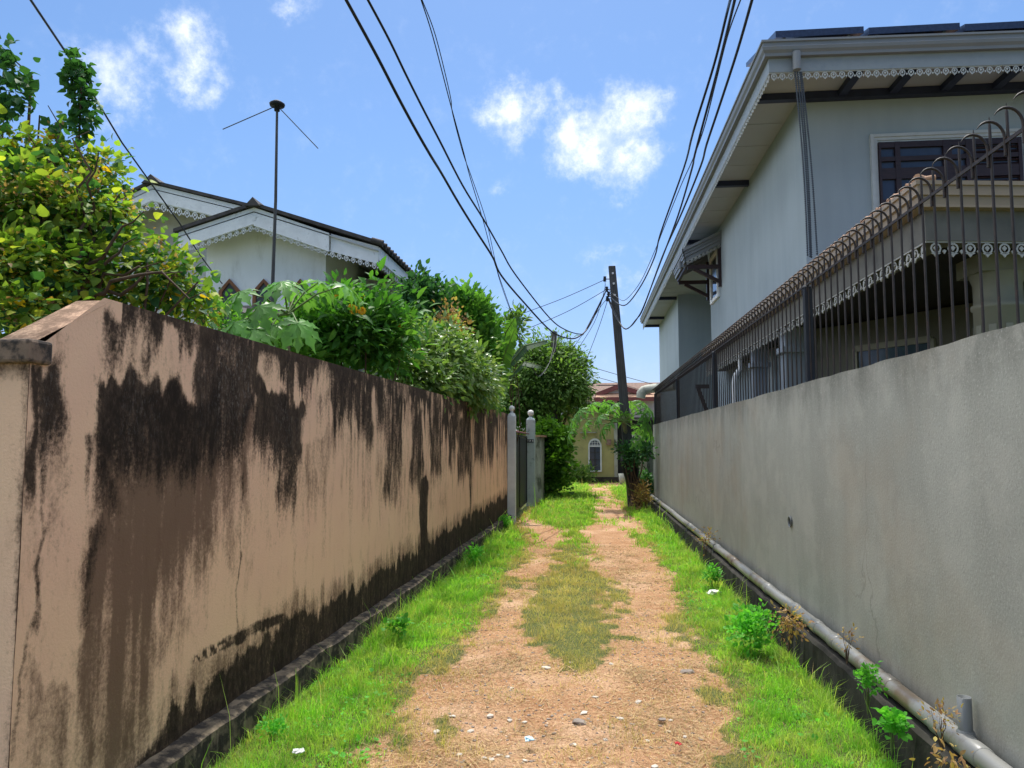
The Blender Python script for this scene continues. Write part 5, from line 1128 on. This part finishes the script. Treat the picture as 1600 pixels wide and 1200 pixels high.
    shrub('sapling', 'slender sapling poking up behind the banana leaves', 'tree', bl, 60, 7, .13, 'L_big', (at(800,600,Y=17).x, 17.2, 0), 'lance', .1, nb=4, r0=.02)
    # 8 big tree
    bl = [blob(*q) for q in ((845,590,48,24,1.2),(880,600,40,24,1.2),(820,610,42,24,1.2),(860,570,30,24.3,.9),(895,570,20,24.5,.6),(890,618,22,23.8,.7),(830,570,26,24,.8),(850,632,30,23.8,.8),(905,600,14,24,.4),(800,632,30,23.6,.8),(870,550,15,24.3,.5),(902,622,10,23.8,.4))]
    shrub('broadleaf_tree', 'large rounded dark green tree behind the gate and post', 'tree', bl, 3000, 11, .12, 'L_big', (at(850,700,Y=24.5).x, 24.8, 0), 'lance', .2, nb=22, r0=.12, up=.25, droop=.1, bend=.5, shell=.35)
    # understory dark mass behind gate
    bl = [blob(*q) for q in ((800,640,24,24,.8),(816,655,20,24,.8),(835,650,18,24,.8),(780,650,22,23,.8))]
    shrub('shade_shrub', 'dark shrub filling the gap behind the black gate', 'shrub', bl, 220, 8, .12, 'L_bush', (-2.6, 24, 0), 'leaf', .13)
    # 9 hedge shrub
    bl = [blob(*q) for q in ((858,680,20,22.5,.4),(872,695,22,22.3,.4),(860,715,24,22.3,.4),(876,720,16,22,.4),(860,745,22,22.2,.4),(850,668,12,22.6,.3),(878,745,13,22,.3),(882,680,9,22.2,.2),(850,760,16,22,.3),(845,690,12,22.6,.3))]
    shrub('hedge_shrub', 'tall leafy shrub beside the blue pillar reaching the ground', 'shrub', bl, 560, 8, .1, 'L_hedge', (at(862,760,Y=22.3).x, 22.3, 0), 'round', .14, up=.4, shell=.6)
    # 10 papaya tree by the pole
    t = at(974, 668, Y=18.6); r = empty('papaya_tree', (t.x+.1, 18.6, 0), 'papaya tree with drooping lobed leaves beside the leaning pole', 'papaya tree')
    mb = MB(); mb.tube([(t.x+.3, 19.45, 0), (t.x+.25, 19.4, .8), (t.x+.15, 19.2, 1.5), t+Vector((0, .1, .25))], [.09, .08, .065, .05], 12); mb.build('trunk', M['papstem'], r)
    pts = [(905,645,1.2),(925,635,1.),(945,632,.9),(935,655,1.2),(960,635,.7),(895,660,1.4),(985,632,.8),(1005,632,.9),(1008,650,1.2),(955,660,1.2),(1000,672,1.3),(1010,665,1.3),(915,665,1.3),(890,680,1.5),(968,640,.6),(942,672,1.4),(1002,690,1.4),(975,650,1.)]
    papaya(r, [(at(px, py-4, Y=18.6+random.uniform(-.7, .7)), tl*.75) for px, py, tl in pts+[(1012,640,1.), (948,640,.8), (1015,680,1.3)]], .44, t+Vector((0, 0, .15)), wid=.75)
    bl = [blob(*q) for q in ((985,710,12,18.4,.2),(998,706,11,18.2,.2),(1010,704,8,18,.2),(974,702,9,18.5,.2),(985,722,8,18.4,.15))]
    shrub('dark_bush', 'dark leafy bush wrapped around the pole at waist height', 'shrub', bl, 110, 8, .08, 'L_vinedark', (1.25, 18.6, 0), 'leaf', .08, nb=5)
    bl = [blob(*q) for q in ((1004,765,10,18.4,.15),(1002,785,13,18.2,.2),(1008,775,8,18.1,.15))]
    shrub('dry_weeds', 'dry brown weeds between the pole foot and the grey wall', 'weeds', bl, 90, 9, .06, 'L_dry', (1.45, 18.4, 0), 'lance', .07, nb=5, r0=.01)
    bl = [blob(*q) for q in ((1010,750,10,19.7,.15),(1012,765,8,19.7,.15))]
    shrub('wall_end_plant', 'small dark plant at the far end of the grey wall', 'plant', bl, 60, 8, .08, 'L_vinedark', (1.62, 19.8, 0), 'leaf', .07, nb=4, r0=.01)
    bl = [blob(*q) for q in ((905,745,12,30.2,.3),(920,742,9,30.3,.3),(880,748,10,30.2,.3))]
    shrub('potted_plant', 'low spiky plants along the foot of the olive house wall', 'plant', bl, 90, 8, .14, 'L_big', (at(905,752,Z=0).x, 30.3, 0), 'lance', .12, nb=5, r0=.01)
    # 12 verge weeds
    def weed(px, py, rp, Y, mt, L, n, label, prof='leaf', name='weed', up=.5, per=6):
        L = L*.62; n = int(n*2.2); bl = [blob(px, py-rp*.5, rp, Y, rp*Y/F, .8), blob(px+rp*.3, py-rp*.9, rp*.6, Y, None, .7)]
        g = at(px, py+rp*.5, Y=Y); return shrub(name, label, 'weed', bl, n, per, L, mt, (g.x, Y, max(-.1, g.z-.1)), prof, L*(1.5 if mt == 'L_dry' else .8), 'bark' if mt == 'L_dry' else 'stem', 7, .003, up=up, shell=.8)
    weed(1170, 1005, 42, 5.9, 'W_weed', .055, 60, 'bushy bright green weed on the right verge near the pipe', 'leaf')
    weed(625, 990, 20, 5.9, 'W_weed', .05, 10, 'broad leaved seedling at the foot of the left plinth', 'round')
    weed(785, 828, 14, 14.2, 'W_weed', .09, 30, 'green weed at the foot of the white gate pillar')
    weed(740, 878, 18, 9.6, 'W_weed', .05, 30, 'leafy weed beside the plinth halfway along the left wall')
    weed(426, 1152, 20, 4., 'W_weed', .03, 14, 'small white green weed near the lower left corner')
    weed(1392, 1138, 18, 3.95, 'W_weed', .045, 12, 'broad leaved weed beneath the drain pipe by the stub', 'round')
    weed(1355, 1075, 22, 4.3, 'W_weed', .035, 18, 'trailing weed in the shadow under the drain pipe')
    weed(1232, 985, 20, 5.5, 'L_dry', .045, 20, 'clump of dry brown vine hanging over the drain pipe', 'lance', up=-.4)
    weed(1103, 850, 14, 10, 'L_dry', .05, 12, 'dry brown tuft caught on the far part of the pipe', 'lance')
    weed(1470, 1128, 16, 3.35, 'L_dry', .03, 7, 'withered weed growing between the stub pipe and wall', 'lance')
    weed(1322, 1005, 12, 4.7, 'L_dry', .028, 6, 'thin dry seed heads growing behind the pipe', 'lance')
    weed(1488, 1205, 18, 3.05, 'L_dry', .04, 9, 'dry roots hanging below the pipe beside the stub', 'lance', up=-.6)
    weed(1112, 905, 14, 8.4, 'W_weed', .05, 20, 'small green weed at the verge edge below the wall')
plants()

# ------------------------------------------------------------------ LIGHT & SKY
SUN = Vector((-.025, .45, 1)).normalized()
sl = bpy.data.lights.new('sun', 'SUN'); sl.energy = 3.4; sl.angle = R(.5); sl.color = (1, .95, .87)
so = bpy.data.objects.new('sun', sl); C.objects.link(so); so.rotation_euler = (-SUN).to_track_quat('-Z', 'Y').to_euler()
w = bpy.data.worlds.new('World'); bpy.context.scene.world = w; w.use_nodes = True; nt = w.node_tree
bg = nt.nodes['Background']; sky = nt.nodes.new('ShaderNodeTexSky'); sky.sky_type = 'NISHITA'; sky.sun_disc = False
sky.sun_elevation = math.asin(SUN.z); sky.sun_rotation = math.atan2(SUN.x, SUN.y); sky.air_density = 1.0; sky.dust_density = .6; sky.ozone_density = 1.5
bg.inputs[1].default_value = .12
tc = nt.nodes.new('ShaderNodeTexCoord'); dirv = tc.outputs['Generated']
def vn(scale, det, rough=.6):
    n = nt.nodes.new('ShaderNodeTexNoise'); n.inputs['Scale'].default_value = scale; n.inputs['Detail'].default_value = det; n.inputs['Roughness'].default_value = rough
    nt.links.new(dirv, n.inputs['Vector']); return n
nd = vn(14, 6); sub = nt.nodes.new('ShaderNodeVectorMath'); sub.operation = 'SUBTRACT'; nt.links.new(nd.outputs['Color'], sub.inputs[0]); sub.inputs[1].default_value = (.5, .5, .5)
mad = nt.nodes.new('ShaderNodeVectorMath'); mad.operation = 'MULTIPLY_ADD'; nt.links.new(sub.outputs[0], mad.inputs[0]); mad.inputs[1].default_value = (.05, .05, .05); nt.links.new(dirv, mad.inputs[2])
clouds = [(160,130,46,.55),(195,155,32,.6),(110,95,30,.35),(130,120,30,.5),(290,50,28,.75),(305,95,38,.85),(255,85,26,.55),(325,130,24,.7),(285,120,30,.7),(215,50,14,.35),
          (800,175,42,.95),(765,185,22,.7),(845,158,22,.85),(872,142,14,.7),(800,205,30,.8),(940,215,62,1.1),(975,190,48,1.1),(900,205,36,.95),(965,250,46,1.05),(1000,230,34,.9),(890,245,30,.7),(1030,160,18,.5),(775,302,15,.35),(960,425,38,.5),(1000,430,32,.55),(985,470,34,.45),(455,0,26,.5)]
acc = None
for px, py, r_, wt in clouds:
    c = ray(px, py); c = c/np.linalg.norm(c); dn = nt.nodes.new('ShaderNodeVectorMath'); dn.operation = 'DISTANCE'; nt.links.new(mad.outputs[0], dn.inputs[0]); dn.inputs[1].default_value = tuple(c)
    v = mth(nt, 'MULTIPLY_ADD', dn.outputs['Value'], -1/(r_*1.6/F), 1.0); v = mth(nt, 'MULTIPLY', mth(nt, 'MAXIMUM', v, 0), wt)
    acc = v if acc is None else mth(nt, 'SMOOTH_MAX', acc, v, .12)
fb = vn(22, 12, .68); fb2 = vn(60, 8, .65)
dens = mth(nt, 'ADD', acc, mth(nt, 'MULTIPLY', mth(nt, 'SUBTRACT', fb.outputs['Fac'], .5), 1.7)); dens = mth(nt, 'ADD', dens, mth(nt, 'MULTIPLY', mth(nt, 'SUBTRACT', fb2.outputs['Fac'], .5), .6))
gate = sstep(nt, acc, .02, .2); cm = mth(nt, 'MULTIPLY', sstep(nt, dens, .06, 1.3), gate)
skyc = mix(nt, 1., sky.outputs[0], (.73, .905, 1.08), 'MULTIPLY')
spz = nt.nodes.new('ShaderNodeSeparateXYZ'); nt.links.new(dirv, spz.inputs[0])
skyc = mix(nt, sstep(nt, spz.outputs[2], .4, .02), skyc, mix(nt, 1., skyc, (.9, .78, .88), 'MULTIPLY'))
cl = mix(nt, mth(nt, 'MULTIPLY', cm, .92), skyc, mix(nt, sstep(nt, fb.outputs['Fac'], .4, .62), (6.3, 6.9, 7.6), (8.6, 8.8, 9.0)))
# bright clouds added out of view overhead, behind and left, to raise ambient light
sp = nt.nodes.new('ShaderNodeSeparateXYZ'); nt.links.new(dirv, sp.inputs[0])
hi = sstep(nt, mth(nt, 'MAXIMUM', mth(nt, 'MAXIMUM', sp.outputs[2], mth(nt, 'MULTIPLY', sp.outputs[1], -.72)), mth(nt, 'MULTIPLY', sp.outputs[0], -.98)), .66, .78)
bgc = vn(3.2, 9, .62); cov = mth(nt, 'MULTIPLY', sstep(nt, bgc.outputs['Fac'], .4, .56), mth(nt, 'MULTIPLY', hi, sstep(nt, sp.outputs[2], .0, .12)))
cl = mix(nt, cov, cl, (21, 21.5, 22))
nt.links.new(cl, bg.inputs[0])
sc = bpy.context.scene; sc.view_settings.view_transform = 'Standard'; sc.view_settings.look = 'None'; sc.view_settings.exposure = 0.4; sc.view_settings.gamma = 1
